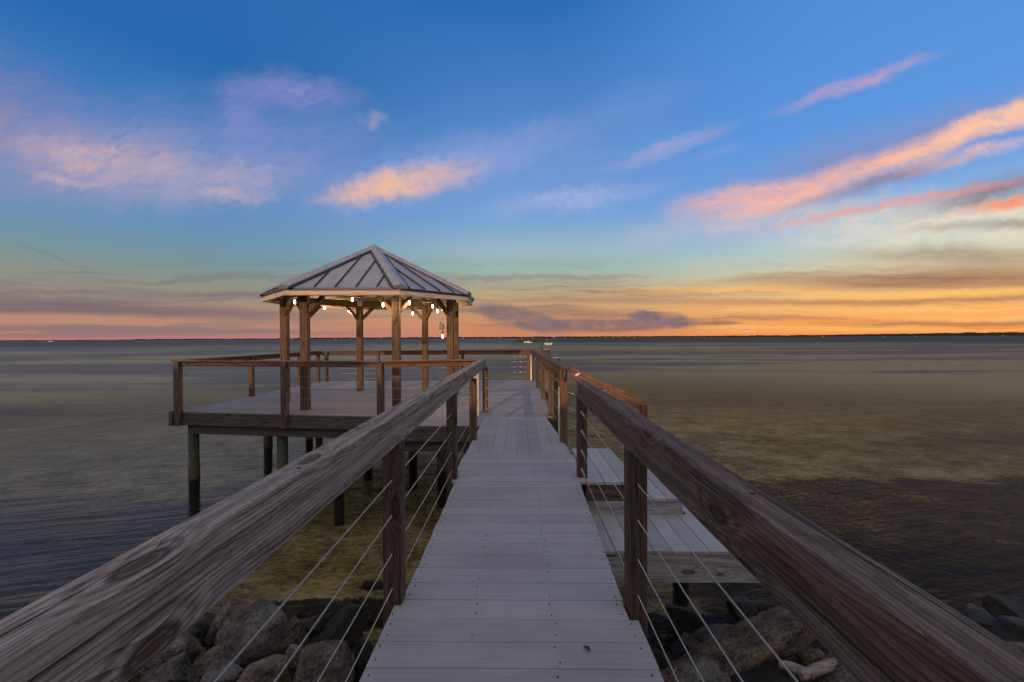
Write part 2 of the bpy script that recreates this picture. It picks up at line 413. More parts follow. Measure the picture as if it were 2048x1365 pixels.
def bulb_mat():
    m, t = new_mat('glowing_bulb_glass')
    e = t.n.new('ShaderNodeEmission'); e.inputs[0].default_value = (1, .62, .28, 1); e.inputs[1].default_value = 16
    t.l.new(e.outputs[0], t.out.inputs[0]); return m
BULB = bulb_mat()
def lit_window():
    m, t = new_mat('lit_window')
    e = t.n.new('ShaderNodeEmission'); e.inputs[0].default_value = (1, .80, .62, 1); e.inputs[1].default_value = .25
    t.l.new(e.outputs[0], t.out.inputs[0]); return m
LITWIN = lit_window()
def trees_mat():
    m, t = new_mat('far_tree_foliage'); P = wpos(t)
    c = t.mix(t.noise(P, .05, 4), (.010, .014, .016, 1), (.030, .036, .034, 1))
    finish(t, c, .95, spec=.05); return m
FARTREE = trees_mat()
FARLAND = simple('far_land', (.05, .055, .05), .9, sc=.01)

# ------------------------------------------------------------------ world: dusk sky
def sky():
    w = bpy.data.worlds.new('World'); S.world = w; w.use_nodes = True
    w.node_tree.nodes.clear(); t = NT(w.node_tree)
    out = t.n.new('ShaderNodeOutputWorld'); bg = t.n.new('ShaderNodeBackground')
    d = t.n.new('ShaderNodeTexCoord').outputs['Generated']; x, y, z = t.sep(d)
    hyp = t.m('SQRT', t.m('ADD', t.m('MULTIPLY', x, x), t.m('MULTIPLY', y, y)))
    az = t.m('DIVIDE', x, t.m('MAXIMUM', hyp, .001))
    el = t.m('MAXIMUM', z, 0.)
    ES = 1.25
    e = t.m('MULTIPLY', el, ES)
    def rp(st): return t.ramp(e, [(p*ES, lin(*c)) for p, c in st])
    L = rp([(0, (180, 122, 120)), (.018, (188, 132, 116)), (.045, (184, 140, 118)), (.075, (156, 140, 126)), (.11, (138, 146, 135)), (.15, (120, 148, 155)), (.20, (105, 146, 180)), (.28, (92, 140, 195)), (.38, (62, 122, 188)), (.48, (40, 105, 172)), (.62, (44, 106, 172)), (.78, (150, 150, 168))])
    C = rp([(0, (208, 132, 98)), (.03, (212, 145, 100)), (.07, (202, 155, 112)), (.11, (182, 168, 132)), (.155, (155, 180, 170)), (.205, (154, 182, 194)), (.27, (120, 165, 212)), (.36, (100, 148, 210)), (.50, (75, 128, 194)), (.62, (42, 108, 178)), (.78, (150, 150, 168))])
    Rr = rp([(0, (255, 146, 70)), (.03, (255, 168, 88)), (.055, (250, 185, 110)), (.09, (225, 190, 140)), (.125, (212, 205, 172)), (.16, (185, 205, 200)), (.21, (150, 185, 220)), (.28, (110, 160, 225)), (.38, (92, 150, 222)), (.50, (84, 144, 216)), (.64, (78, 138, 212)), (.8, (150, 150, 168))])
    base = t.mix(t.ss(az, -.62, .02), L, C); base = t.mix(t.ss(az, .02, .70), base, Rr)
    yy = t.m('MAXIMUM', t.m('ABSOLUTE', y), .04)
    U = t.m('DIVIDE', x, yy); V = t.m('DIVIDE', z, yy)
    ahead = t.m('MULTIPLY', t.ss(y, .05, .22), t.ss(z, 0., .006))
    UV = t.vec(U, V, 0.)
    warp = t.noise(UV, 3.2, 6, .66, 0., 1); warp2 = t.noise(UV, 13., 5, .68, 0., 1)
    wv = t.vm('ADD', t.vm('MULTIPLY', t.vm('SUBTRACT', warp, (.5, .5, .5)), (.22, .12, 0)), t.vm('MULTIPLY', t.vm('SUBTRACT', warp2, (.5, .5, .5)), (.07, .055, 0)))
    wv = t.vm('MULTIPLY', wv, t.vec(1., t.ss(V, .0, .35, .18, 1.), 0.))
    UVw = t.vm('ADD', UV, wv)
    UVh = t.vm('ADD', UV, t.vm('MULTIPLY', wv, (.5, .5, .5)))
    wr = t.n.new('ShaderNodeVectorRotate'); wr.rotation_type = 'Z_AXIS'; t.put(wr.inputs['Vector'], UVw); wr.inputs['Angle'].default_value = R(-12)
    wisp = t.ss(t.noise(t.vm('MULTIPLY', wr.outputs[0], (14., 46., 1)), 1., 9, .72, .6), .30, .58, .45, 1.)
    cache = {}
    def shared(ang, sx_, sy_):
        k = (ang, sx_, sy_)
        if k not in cache:
            r = t.n.new('ShaderNodeVectorRotate'); r.rotation_type = 'Z_AXIS'; t.put(r.inputs['Vector'], UVh); r.inputs['Angle'].default_value = R(-ang)
            cache[k] = t.noise(t.vm('MULTIPLY', r.outputs[0], (sx_, sy_, 1)), 1., 8, .68)
        return cache[k]
    # thin stratus streaks low over the water
    st = t.noise(t.vm('MULTIPLY', UVw, (1.0, 26., 1)), 1., 5, .6)
    low = t.m('MULTIPLY', t.ss(V, .21, .10), t.ss(V, .004, .02))
    strat = t.m('MULTIPLY', t.m('MULTIPLY', t.ss(st, .45, .60), low), ahead)
    scol = t.mix(t.ss(U, -.5, .8), lin(122, 112, 116), lin(168, 118, 92))
    base = t.mix(t.m('MULTIPLY', strat, .72), base, scol)
    strat2 = t.m('MULTIPLY', t.m('MULTIPLY', t.ss(t.noise(t.vm('MULTIPLY', t.vm('ADD', UVw, (7, 3, 0)), (.8, 30., 1)), 1., 5, .6), .48, .62), t.m('MULTIPLY', low, t.ss(U, .1, .6))), ahead)
    base = t.mix(t.m('MULTIPLY', strat2, .8), base, lin(255, 198, 120))
    def cloud(px, py, hl, hw, ang, col, op, soft=.85, tex_s=5., stretch=4., amt=.8, warped=1., lo=.25):
        nonlocal base
        cu, cv = (px-1037)/840, (677-py)/840; a, b = hl/840, hw/840
        sh = t.vm('SUBTRACT', UVw if warped == 1 else UVh, (cu, cv, 0))
        r = t.n.new('ShaderNodeVectorRotate'); r.rotation_type = 'Z_AXIS'; t.put(r.inputs['Vector'], sh); r.inputs['Angle'].default_value = R(-ang)
        q = t.vm('MULTIPLY', r.outputs[0], (1/a, 1/b, 0))
        ln = t.n.new('ShaderNodeVectorMath'); ln.operation = 'LENGTH'; t.put(ln.inputs[0], q)
        mk = t.ss(ln.outputs['Value'], 1., 1-soft)
        if py > 480 and stretch > 3: ns = shared(0, 4., 90.)
        elif py > 480: ns = shared(0, 22., 50.)
        elif ang > 12: ns = shared(18, 5., 34.)
        elif abs(ang) < 13 and stretch >= 5: ns = shared(8, 5., 34.)
        elif tex_s >= 6: ns = shared(6, 11., 30.)
        else: ns = shared(0, 5., 13.)
        mk = t.m('MULTIPLY', mk, t.m('ADD', 1-amt, t.m('MULTIPLY', t.ss(ns, lo, .66), amt)))
        if py < 480: mk = t.m('MULTIPLY', mk, wisp)
        mk = t.m('MULTIPLY', t.m('MULTIPLY', mk, ahead), op)
        base = t.mix(mk, base, lin(*col))
    # high haze, left
    cloud(-20, 230, 420, 190, -20, (140, 130, 170), .80, 1., 2.5, 2.5, .4)
    cloud(560, 320, 340, 130, 10, (122, 146, 200), .7, 1., 3, 2, .4)
    cloud(360, 285, 520, 170, -4, (128, 142, 194), .62, 1., 3.5, 3, .35)
    cloud(1080, 340, 420, 130, 8, (132, 160, 214), .45, 1., 5, 3, .4)
    cloud(170, 318, 430, 115, -7, (170, 158, 186), .95, 1., 3.5, 3, .5)
    cloud(430, 362, 260, 74, 5, (168, 164, 194), .95, .95, 5, 3, .55)
    cloud(170, 296, 210, 46, -4, (206, 174, 174), .9, .95, 6, 3, .6)
    cloud(120, 345, 110, 14, -6, (214, 182, 178), .7, .9, 8, 4, .6)
    cloud(290, 335, 140, 26, 8, (205, 177, 182), .7, .9, 7, 4, .7)
    cloud(450, 392, 130, 20, 2, (200, 178, 180), .7, .9, 7, 4, .7)
    cloud(585, 178, 190, 58, -6, (136, 140, 198), .95, .95, 4, 3, .4)
    cloud(505, 245, 140, 52, 110, (128, 140, 200), .75, .95, 4, 2, .4)
    cloud(745, 237, 46, 26, 25, (166, 160, 190), .7, .95, 9, 2, .5)
    # middle puff
    cloud(860, 345, 330, 90, 14, (146, 164, 215), .85, 1., 5, 2.5, .5)
    cloud(810, 368, 220, 50, 9, (218, 180, 174), 1., .8, 8, 3, .6, lo=.2)
    cloud(760, 380, 140, 28, 6, (240, 188, 160), .95, .85, 9, 3, .6)
    cloud(900, 348, 120, 26, 14, (222, 184, 174), .7, .9, 9, 3, .7)
    cloud(1030, 305, 260, 60, 22, (136, 158, 212), .6, 1., 5, 3, .5)
    cloud(1140, 405, 230, 40, 6, (172, 180, 224), .8, 1., 5, 3, .4)
    cloud(1250, 215, 200, 66, 22, (112, 145, 208), .7, 1., 4, 3, .5)
    # right-hand streaks
    cloud(1335, 300, 190, 26, 19, (168, 168, 212), .85, .95, 6, 5, .5, .5)
    cloud(1430, 312, 90, 18, 22, (135, 158, 215), .5, .95, 6, 5, .6, .5)
    cloud(1705, 180, 210, 22, 18.5, (198, 162, 196), .85, .9, 5, 7, .45, .35)
    cloud(1740, 322, 520, 90, 16, (142, 140, 180), .8, 1., 3, 6, .4, .5)
    cloud(1560, 440, 420, 46, 7, (212, 196, 196), .8, 1., 4, 5, .4)
    cloud(1950, 452, 560, 76, 4, (242, 226, 196), 1., .95, 3, 5, .4)
    cloud(1520, 398, 240, 46, 9, (255, 188, 164), 1., .85, 5, 5, .55, .6)
    cloud(1835, 308, 540, 38, 19.5, (255, 188, 158), 1., .9, 4, 7, .5, .5, lo=.2)
    cloud(1980, 256, 330, 36, 22, (255, 200, 165), 1., .85, 5, 7, .4, .5)
    cloud(1890, 335, 240, 20, 14, (250, 196, 178), .85, .9, 6, 6, .6, .6)
    cloud(1760, 372, 260, 20, 15, (128, 124, 150), .8, .95, 5, 6, .6, .5)
    cloud(2010, 386, 300, 40, 14, (136, 124, 138), 1., .9, 4, 6, .5, .6)
    cloud(1800, 414, 400, 15, 10, (236, 152, 132), .8, .95, 5, 7, .5, .5)
    cloud(2040, 414, 190, 22, 10, (255, 140, 92), 1., .9, 5, 6, .4, .6)
    cloud(1960, 462, 230, 16, 2, (146, 140, 140), .9, .95, 5, 6, .6, .6)
    cloud(1930, 520, 400, 34, -2, (172, 152, 130), .95, 1., 4, 7, .5, .6)
    cloud(1850, 564, 520, 30, 1, (160, 114, 90), 1., .9, 3.5, 9, .5, .5, lo=.2)
    cloud(1560, 556, 200, 12, 4, (176, 140, 112), .8, .95, 5, 8, .6, .5)
    cloud(1930, 592, 560, 13, 1, (255, 196, 104), 1., .95, 4, 8, .3, .4)
    cloud(1650, 609, 520, 11, 0, (190, 130, 90), .8, .95, 4, 8, .5, .4)
    cloud(1250, 603, 380, 9, 0, (172, 130, 106), .8, .95, 4, 8, .5, .4)
    # low cumulus bank over the far shore
    cloud(1180, 655, 340, 24, 0, (176, 118, 104), .8, .9, 8, 3, .5, .6)
    cloud(1040, 637, 120, 26, -16, (124, 108, 114), .95, .5, 16, 2, .65, .7)
    cloud(1200, 652, 220, 17, 0, (128, 108, 112), .95, .5, 14, 3, .7, .7)
    cloud(1325, 641, 90, 20, -6, (122, 107, 114), .95, .5, 16, 2, .65, .7)
    cloud(1280, 632, 26, 14, 0, (126, 110, 116), .9, .6, 16, 2, .5, .5)
    cloud(1440, 650, 65, 6, 0, (130, 104, 104), .8, .7, 10, 4, .5, .4)
    # grey bars, left
    cloud(120, 612, 520, 19, -1, (122, 106, 110), .95, .7, 5, 9, .4, .5, lo=.2)
    cloud(450, 626, 340, 13, -1, (128, 110, 112), .9, .8, 5, 9, .5, .5)
    cloud(330, 582, 420, 9, -1, (128, 116, 118), .8, .95, 5, 9, .6, .5)
    cloud(130, 541, 200, 5, 0, (120, 122, 122), .6, .9, 5, 9, .6, .3)
    cloud(560, 524, 150, 5, 2, (122, 132, 148), .6, .9, 5, 9, .6, .3)
    cloud(90, 505, 150, 6, -20, (112, 130, 145), .5, .9, 5, 9, .6, .3)
    cloud(100, 668, 300, 7, 0, (150, 110, 118), .7, .9, 7, 9, .6, .3)
    # the half of the sky behind the viewer: pale even dusk
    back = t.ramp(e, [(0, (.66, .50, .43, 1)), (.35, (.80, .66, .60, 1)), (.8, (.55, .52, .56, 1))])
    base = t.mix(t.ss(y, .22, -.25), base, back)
    ground = t.ss(z, 0., -.02)
    base = t.mix(ground, base, (.06, .058, .052, 1))
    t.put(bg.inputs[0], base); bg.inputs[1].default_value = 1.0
    t.l.new(bg.outputs[0], out.inputs[0])
    w.cycles.sampling_method = 'MANUAL'; w.cycles.sample_map_resolution = 512
sky()

# ------------------------------------------------------------------ sun (low, behind and left of the camera)
SUN_AZ, SUN_EL = R(14), R(15)
sl = bpy.data.lights.new('sun', 'SUN'); sl.energy = 2.4; sl.angle = R(.5); sl.color = (1, .62, .36)
so = bpy.data.objects.new('sun', sl); COL.objects.link(so)
dv = Vector((math.sin(SUN_AZ)*math.cos(SUN_EL), math.cos(SUN_AZ)*math.cos(SUN_EL), -math.sin(SUN_EL)))
so.rotation_euler = dv.to_track_quat('-Z', 'Y').to_euler(); so.location = (-4, -10, 8)

# ------------------------------------------------------------------ setting: seabed, water, far shore
def seabed_z(x, y):
    d = y + .10*abs(x-1)*.3
    if d < 3.4: z = -1.46 + (3.4-d)*.17
    elif d < 6: z = -1.46 - (d-3.4)*.16
    else: z = -1.876 - (d-6)*.05
    z = max(z, -4.5)
    return z + .05*noise.noise(Vector((x*.9, y*.9, 0)))
bm = bmesh.new()
xs = [-60, -40, -28] + [-20+i*.4 for i in range(101)] + [28, 40, 60]
ys = [-40, -25, -12] + [-4+i*.4 for i in range(76)] + [30, 40, 60, 90]
grid = [[bm.verts.new((x, y, seabed_z(x, y))) for x in xs] for y in ys]
for j in range(len(ys)-1):
    for i in range(len(xs)-1):
        f = bm.faces.new((grid[j][i], grid[j][i+1], grid[j+1][i+1], grid[j+1][i])); f.smooth = True
big = [bm.verts.new(p) for p in ((-9000, -60, -5), (9000, -60, -5), (9000, 9000, -5), (-9000, 9000, -5))]
bm.faces.new(big)
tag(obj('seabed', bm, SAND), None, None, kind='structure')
bm = bmesh.new()
bm.faces.new([bm.verts.new(p) for p in ((-9000, -60, WATER), (9000, -60, WATER), (9000, 9000, WATER), (-9000, 9000, WATER))])
tag(obj('water', bm, WATERM), None, None, kind='structure')

def far_strip(name, x0, x1, step, Y, hfun, mat, depth=70, z0=WATER-.5):
    bm = bmesh.new(); rows = []
    x = x0
    while x <= x1:
        h = hfun(x)
        rows.append([bm.verts.new((x, Y, z0)), bm.verts.new((x, Y+4, WATER+h*.75)), bm.verts.new((x+random.uniform(-.3, .3)*step, Y+depth*.3, WATER+h)), bm.verts.new((x, Y+depth, z0))])
        x += step
    for a, b in zip(rows, rows[1:]):
        for k in range(3): bm.faces.new((a[k], b[k], b[k+1], a[k+1]))
    bmesh.ops.recalc_face_normals(bm, faces=bm.faces[:])
    return obj(name, bm, mat)
YF = 2500.
o = far_strip('far_shore', -4600, 4600, 40, YF+10, lambda x: 3.2, FARLAND, 500); tag(o, None, None, kind='structure')
def treeh(x):
    u = x/YF
    b = 8 + 3*(u > -.55) + 3*max(0, min(1, (u-.45)/.35)) + 9*max(0, min(1, (u-.75)/.35))
    if u < -.95: b *= .6
    return b + (2.2+1.5*(u > .5))*noise.noise(Vector((x*.012, 4, 1))) + 2.6*noise.noise(Vector((x*.05, 1, 7)))
o = far_strip('treeline', -4600, 4600, 9, YF+20, treeh, FARTREE, 160)
tag(o, 'dark low band of far-off trees along the horizon', 'trees', kind='stuff')
# houses with lit windows dotted on the far shore
hs = [905, 926, 955, 976, 1000, 1044, 1066, 1108, 1130, 1212, 1226, 1240, 1254, 1268, 1640, 1760, 1820, 1990, 700, 668, 760]
places = ['left of the gazebo post box', 'beside the leftmost lit house', 'over the back railing', 'over the back railing centre', 'above the walkway end', 'behind the small fishing boat', 'just right of the fishing boat', 'above the dock light', 'right of the dock light',
          'first in the row right of the pier', 'second in the row right of the pier', 'third in the row right of the pier', 'fourth in the row right of the pier', 'last in the row right of the pier', 'under the yellow sky', 'near the right edge trees', 'before the tall right trees', 'at the far right edge',
          'between the middle gazebo posts', 'left of the back gazebo post', 'behind the front gazebo post']
for i, px in enumerate(hs):
    x = (px-1037)/840*YF; wd = random.uniform(5, 11); ht = random.uniform(2.6, 4.6)
    t_ = thing('distant_house', (x, YF+2, WATER), 'tiny pale house on the far shore, ' + places[i], 'house', 'houses along the far shore')
    M = WM[t_.name]
    bm = bmesh.new(); box(bm, -wd/2, wd/2, 0, 9, 0, ht)
    obj('wall', bm, FARWALL, t_, M)
    bm = bmesh.new(); a = [bm.verts.new(p) for p in ((-wd/2-.5, -.5, ht+.02), (wd/2+.5, -.5, ht+.02), (wd/2+.5, 9.5, ht+.02), (-wd/2-.5, 9.5, ht+.02), (-wd/2+1, 4.5, ht+3), (wd/2-1, 4.5, ht+3))]
    for q in ((0, 1, 5, 4), (1, 2, 5), (2, 3, 4, 5), (3, 0, 4), (3, 2, 1, 0)): bm.faces.new([a[k] for k in q])
    obj('roof', bm, HOUSER, t_, M)
    bm = bmesh.new(); box(bm, -wd*.3, wd*.3, -.12, -.02, ht*.35, ht*.75)
    obj('window', bm, LITWIN, t_, M)

# ------------------------------------------------------------------ boardwalk
walk = thing('boardwalk', (0, 2, 0), 'straight grey plank boardwalk running out over the water between rope-thin cables', 'boardwalk')
walk['label'] = 'narrow grey plank boardwalk leading out over the water towards the gazebo platform'
def left_edge(y): return -.608 if y < 2.0 else (-.578 if y < 3.85 else (-.612 if y < 5.3 else -.556))
def right_edge(y): return (.54 if y < 1.95 else (.505+.04*(y-1.95)/1.9 if y < 3.85 else .60))
bm = bmesh.new()
PITCH = .143; y = -1.405 + .0
y0 = None
yl = [1.6375-PITCH*k for k in range(22, 0, -1)] + [1.6375+PITCH*k for k in range(0, 21)]
# seam positions measured from the near end
for k, ys_ in enumerate(yl):
    ya, yb = ys_-1.6375+1.636+.002, ys_-1.6375+1.636+PITCH-.002
    if ya > 4.6: break
    mid = (ya+yb)/2; j = random.uniform(-.004, .004)
    vs = box(bm, left_edge(mid)+j, right_edge(mid)+random.uniform(-.004, .004), ya, yb, -.026+random.uniform(-.0012, .0012), random.uniform(-.0012, .0012), .0022)
DECK_END = 4.6
for v in bm.verts: pass
obj('deck_boards', bm, DECK, walk)
def clip(poly, P):
    def side(a, b, p): return (b[0]-a[0])*(p[1]-a[1])-(b[1]-a[1])*(p[0]-a[0])
    out = poly
    for i in range(len(P)):
        a, b = P[i], P[(i+1) % len(P)]; inp, out = out, []
        for k in range(len(inp)):
            p, q = inp[k], inp[(k+1) % len(inp)]; sp, sq = side(a, b, p), side(a, b, q)
            if sp >= 0: out.append(p)
            if sp*sq < 0:
                f = sp/(sp-sq); out.append((p[0]+(q[0]-p[0])*f, p[1]+(q[1]-p[1])*f))
        if not out: return []
    return out
def slab(bm, poly, z0, z1):
    if len(poly) < 3: return
    lo = [bm.verts.new((p[0], p[1], z0)) for p in poly]; hi = [bm.verts.new((p[0], p[1], z1)) for p in poly]
    try:
        bm.faces.new(lo[::-1]); bm.faces.new(hi)
        for k in range(len(poly)):
            bm.faces.new((lo[k], lo[(k+1) % len(poly)], hi[(k+1) % len(poly)], hi[k]))
    except ValueError: pass
bm = bmesh.new()                                # lengthwise boards further out
x = -.60
while x < .60:
    xa, xb = x, min(x+PITCH-.0025, .60)
    slab(bm, clip([(xa, 4.604), (xb, 4.604), (xb, 6.90), (xa, 6.90)], [(-.612, 4.6), (.60, 4.6), (.60, 5.15), (.512, 5.25), (.512, 6.9), (-.556, 6.9), (-.556, 5.35), (-.612, 5.25)][:] if False else [(-.60, 4.6), (.60, 4.6), (.575, 4.95), (.56, 6.9), (-.56, 6.9)]), -.026, random.uniform(-.001, .001))
    x += PITCH
obj('lengthwise_boards', bm, DECK2, walk)
# screws: two per board in four rows (one countable set of hundreds -> one stuff part)
bm = bmesh.new()
for ys_ in yl:
    yb0 = ys_-1.6375+1.636
    if yb0 < .9 or yb0 > 4.5: continue
    for sx_ in (-.585, -.215, .152, .5):
        for dy in (.036, .108):
            if sx_ < left_edge(yb0+.07)+.012 or sx_ > right_edge(yb0+.07)-.01: sx2 = max(left_edge(yb0+.07)+.03, min(right_edge(yb0+.07)-.03, sx_))
            else: sx2 = sx_
            if random.random() < .08: continue
            cx, cy = sx2+random.uniform(-.012, .012), yb0+dy+random.uniform(-.008, .008); rr = random.uniform(.0032, .0048)
            lathe(bm, [(rr, -.004), (rr, .0021), (rr*.5, .0024)], (cx, cy, 0), 8)
o = obj('screw', bm, SCREW, walk); o['kind'] = 'stuff'
for sx_ in (-.53, .44):
    beam('stringer', (sx_, -1.5, -.125), (sx_, 6.18, -.125), .045, .19, W_DARK, walk)
beam('stringer', (-.03, -1.5, -.125), (-.03, 6.18, -.125), .045, .19, W_DARK, walk)
for py in (.6, 3.9):
    for sx_ in (-.42, .34):
        bm = bmesh.new(); tube(bm, [(sx_, py, -2.4), (sx_, py, -.22)], .1, 14); obj('pile', bm, PILE, walk)

# ------------------------------------------------------------------ gazebo platform
plat = thing('gazebo_platform', (-3, 9.5, 0), 'wide grey deck platform on piles carrying the gazebo', 'platform')
poly = [(-6.10, 7.45), (-2.0, 6.905), (.56, 6.905), (.50, 13.0), (-6.10, 12.8)]
bm = bmesh.new(); yy = 6.905
while yy < 13.0:
    for xa, xb in ((-6.2, -2.45), (-2.447, 1.0)):
        slab(bm, clip([(xa, yy), (xb, yy), (xb, yy+PITCH-.004), (xa, yy+PITCH-.004)], poly), -.026, random.uniform(-.001, .001))
    yy += PITCH
yy = 6.2
while yy < 6.9:
    slab(bm, [(-2.0, yy), (-.562, yy), (-.562, min(6.902, yy+PITCH-.004)), (-2.0, min(6.902, yy+PITCH-.004))], -.026, 0.); yy += PITCH
obj('deck_boards', bm, DECK3, plat)
RIM = .225
for a, b in (((-6.12, 7.43), (-2.0, 6.88)), ((-2.0, 6.18), (-.62, 6.18)), ((-6.12, 12.82), (.50, 13.02)), ((-6.125, 7.47), (-6.125, 12.80)), ((.585, 6.95), (.525, 13.0))):
    M, L = frame((*a, -RIM/2-.027), (*b, -RIM/2-.027))
    beam('rim_board', (*a, -RIM/2-.006), (*b, -RIM/2-.006), .04, RIM, W_RIM, plat)
beam('rim_board', (-2.0, 6.87, -RIM/2-.03), (-2.0, 6.21, -RIM/2-.03), .04, RIM, W_DARK, plat)
for a, b in (((-5.95, 7.50), (-1.9, 6.98)), ((-5.95, 9.95), (.4, 9.95)), ((-5.95, 12.5), (.4, 12.6)), ((-1.9, 6.30), (-.65, 6.30))):
    beam('cross_beam', (*a, -RIM-.09), (*b, -RIM-.09), .09, .165, W_RIM, plat)
for xx in (-5.0, -4, -3, -2, -1, 0.):
    beam('joist', (xx, 7.55 if xx < -2 else 7.1, -.125), (xx, 12.75, -.125), .04, .17, W_DARK, plat)
def pile(x, y, z1, r, parent, mat=PILE, z0=-2.9, lean=0.):
    bm = bmesh.new(); n = 14; ph = random.random()*9
    pts = []; rs = []
    for i in range(n):
        f = i/(n-1); z = z0+(z1-z0)*f
        pts.append((x+lean*(1-f), y, z)); rs.append(r*(1+.05*noise.noise(Vector((ph, z*2, 0)))+(.09 if -1.45 < z < -.9 else 0)))
    tube(bm, pts, rs, 18)
    return obj('pile', bm, mat, parent)
for (px_, py_, r_) in ((-6.06, 7.72, .086), (-4.22, 7.42, .09), (-3.13, 7.25, .08), (-6.0, 9.95, .09), (-5.35, 10.6, .085), (-6.05, 12.6, .1), (-1.5, 8.2, .09), (-2.35, 9.3, .09), (-5.1, 12.5, .1), (-3.2, 12.5, .1), (-1.3, 12.5, .1), (-3.6, 9.95, .1), (.2, 12.5, .1), (.2, 9.9, .1), (-.75, 6.45, .09)):
    pile(px_, py_, -RIM-.01, r_, plat, lean=random.uniform(-.03, .03))

# ------------------------------------------------------------------ railings
CZ = (.605, .435, .25, .08)
PS = .089
def cable_run(parent, pts_list, r=.0028, zs=CZ, sag=.006):
    for z in zs:
        bm = bmesh.new()
        for a, b in zip(pts_list, pts_list[1:]):
            n = 6; pts = []
            for i in range(n+1):
                f = i/n; p = Vector(a).lerp(Vector(b), f)
                dz = (b[2]-a[2])*f if len(a) > 2 else 0
                pts.append((p[0], p[1], z + (a[2] if len(a) > 2 else 0) + dz - sag*4*f*(1-f)))
            tube(bm, pts, r, 6)
        obj('cable', bm, STEEL, parent)
def fitting(parent, p, d, r=.0085, l=.10):
    d = Vector(d).normalized(); p = Vector(p); bm = bmesh.new()
    tube(bm, [p-d*.012, p], r*1.5, 8); tube(bm, [p, p+d*l*.35], r*.75, 8); tube(bm, [p+d*l*.35, p+d*l], r*1.0, 8); tube(bm, [p+d*l, p+d*l*1.6], r*.55, 8)
    obj('cable_fitting', bm, FITTING, parent)
def rail(parent, a, b, top, mat, capw=.11, capt=.042, boardh=.108, inner=1, cuts=0, jit=0., c0=0., c1=0., board=True, off=None, bevel=.005):
    """flat cap over an upright side board; the board runs flush under the inner edge of the cap"""
    A, B = Vector((*a, 0)), Vector((*b, 0)); d = (B-A).normalized(); nrm = Vector((-d.y, d.x, 0))*inner
    z = top-capt/2
    beam('handrail_cap', A+Vector((0, 0, z)), B+Vector((0, 0, z)), capw, capt, mat, parent, cuts=cuts, jit=jit, cut0=c0, cut1=c1, bev=bevel)
    if board:
        o = nrm*((capw/2-.019-.002) if off is None else off)
        zz = top-capt-boardh/2-.0015
        beam('side_board', A+o+Vector((0, 0, zz)), B+o+Vector((0, 0, zz)), .038, boardh, mat, parent, cuts=cuts, jit=jit*.6, bev=min(bevel, .004))

# --- near left railing
nl = thing('railing', (-.62, 2, 0), 'weathered grey wooden railing along the left side of the boardwalk', 'railing', 'cable railings')
LX = -.574                                     # inner face
TOPL = .936
cx = LX-.0455
rail(nl, (cx, -1.6), (cx, 7.50), TOPL, W_GREY, inner=-1, cuts=150, jit=.0024, board=False, c1=.9, capw=.09, bevel=.003)
zz = TOPL-.042-.054-.0015
beam('side_board', (LX-.026, -1.6, zz), (LX-.026, 2.2, zz), .038, .108, W_GREY, nl, cuts=60, jit=.0016)
beam('side_board', (LX-.0265, 2.203, zz), (LX-.0265, 7.46, zz), .038, .108, W_GREY, nl, cuts=90, jit=.0016)
for y_, zb, mt in ((.18, -.3, W_POST), (2.02+PS/2, -.42, W_POST), (3.83+PS/2, -.42, W_POST), (5.31+PS/2, -.3, W_TAN), (7.28+PS/2, -.02, W_TAN)):
    xx = LX-PS/2-(.001 if y_ < 5 else -.035)
    post('post', xx, y_, zb, TOPL-.042-.108-.003 if y_ < 5 else TOPL-.155, PS, mt, nl, bev=.005)
post('post_stub', -.71, 7.05, -.02, .90, PS, W_FASC, nl)
px_ = LX-PS/2
cable_run(nl, [(px_, -1.5, 0), (px_, 2.06, 0), (px_, 3.87, 0), (px_, 5.35, 0)])
cable_run(nl, [(px_+.035, 5.40, 0), (px_+.035, 7.28, 0)], r=.002)
for z in CZ: fitting(nl, (px_+.035+.02, 7.27, z), (.25, -1, 0), .009)

# --- near right railing
nr = thing('railing', (.58, 2, 0), 'dark brown wooden railing along the right side of the boardwalk', 'railing', 'cable railings')
RX = .512; TOPR = .915
cx = RX+.0455
rail(nr, (cx, -1.6), (cx, 3.74), TOPR, W_DARK, inner=1, cuts=100, jit=.0025, board=False, bevel=.003, capw=.09, capt=.040)
zz = TOPR-.040-.056-.0015
beam('side_board', (RX+.0245, -1.6, zz), (RX+.0245, 3.72, zz), .038, .112, W_DARK, nr, cuts=90, jit=.0018)
for y_ in (.16, 1.975+PS/2, 3.88+PS/2):
    top = TOPR-.040-.112-.003
    post('post', RX+PS/2+(.001 if y_ < 3 else .03), y_, -.42, top if y_ < 3 else top, PS, W_POST, nr, bev=.005)
px_ = RX+PS/2
cable_run(nr, [(px_, -1.5, 0), (px_, 2.02, 0), (px_+.015, 3.86, 0)])
for z in CZ: fitting(nr, (px_+.02, 3.865, z), (0, -1, 0), .010, .12)
# post bracket screw seen on the cap
bm = bmesh.new(); lathe(bm, [(.006, 0), (.006, .002), (.004, .0025)], (RX+.05, 1.02, TOPR), 12); obj('cap_screw', bm, SCREW, nr)
bm = bmesh.new(); lathe(bm, [(.006, 0), (.006, .002), (.004, .0025)], (LX-.035, 1.15, TOPL), 12); obj('cap_screw', bm, SCREW, nl)

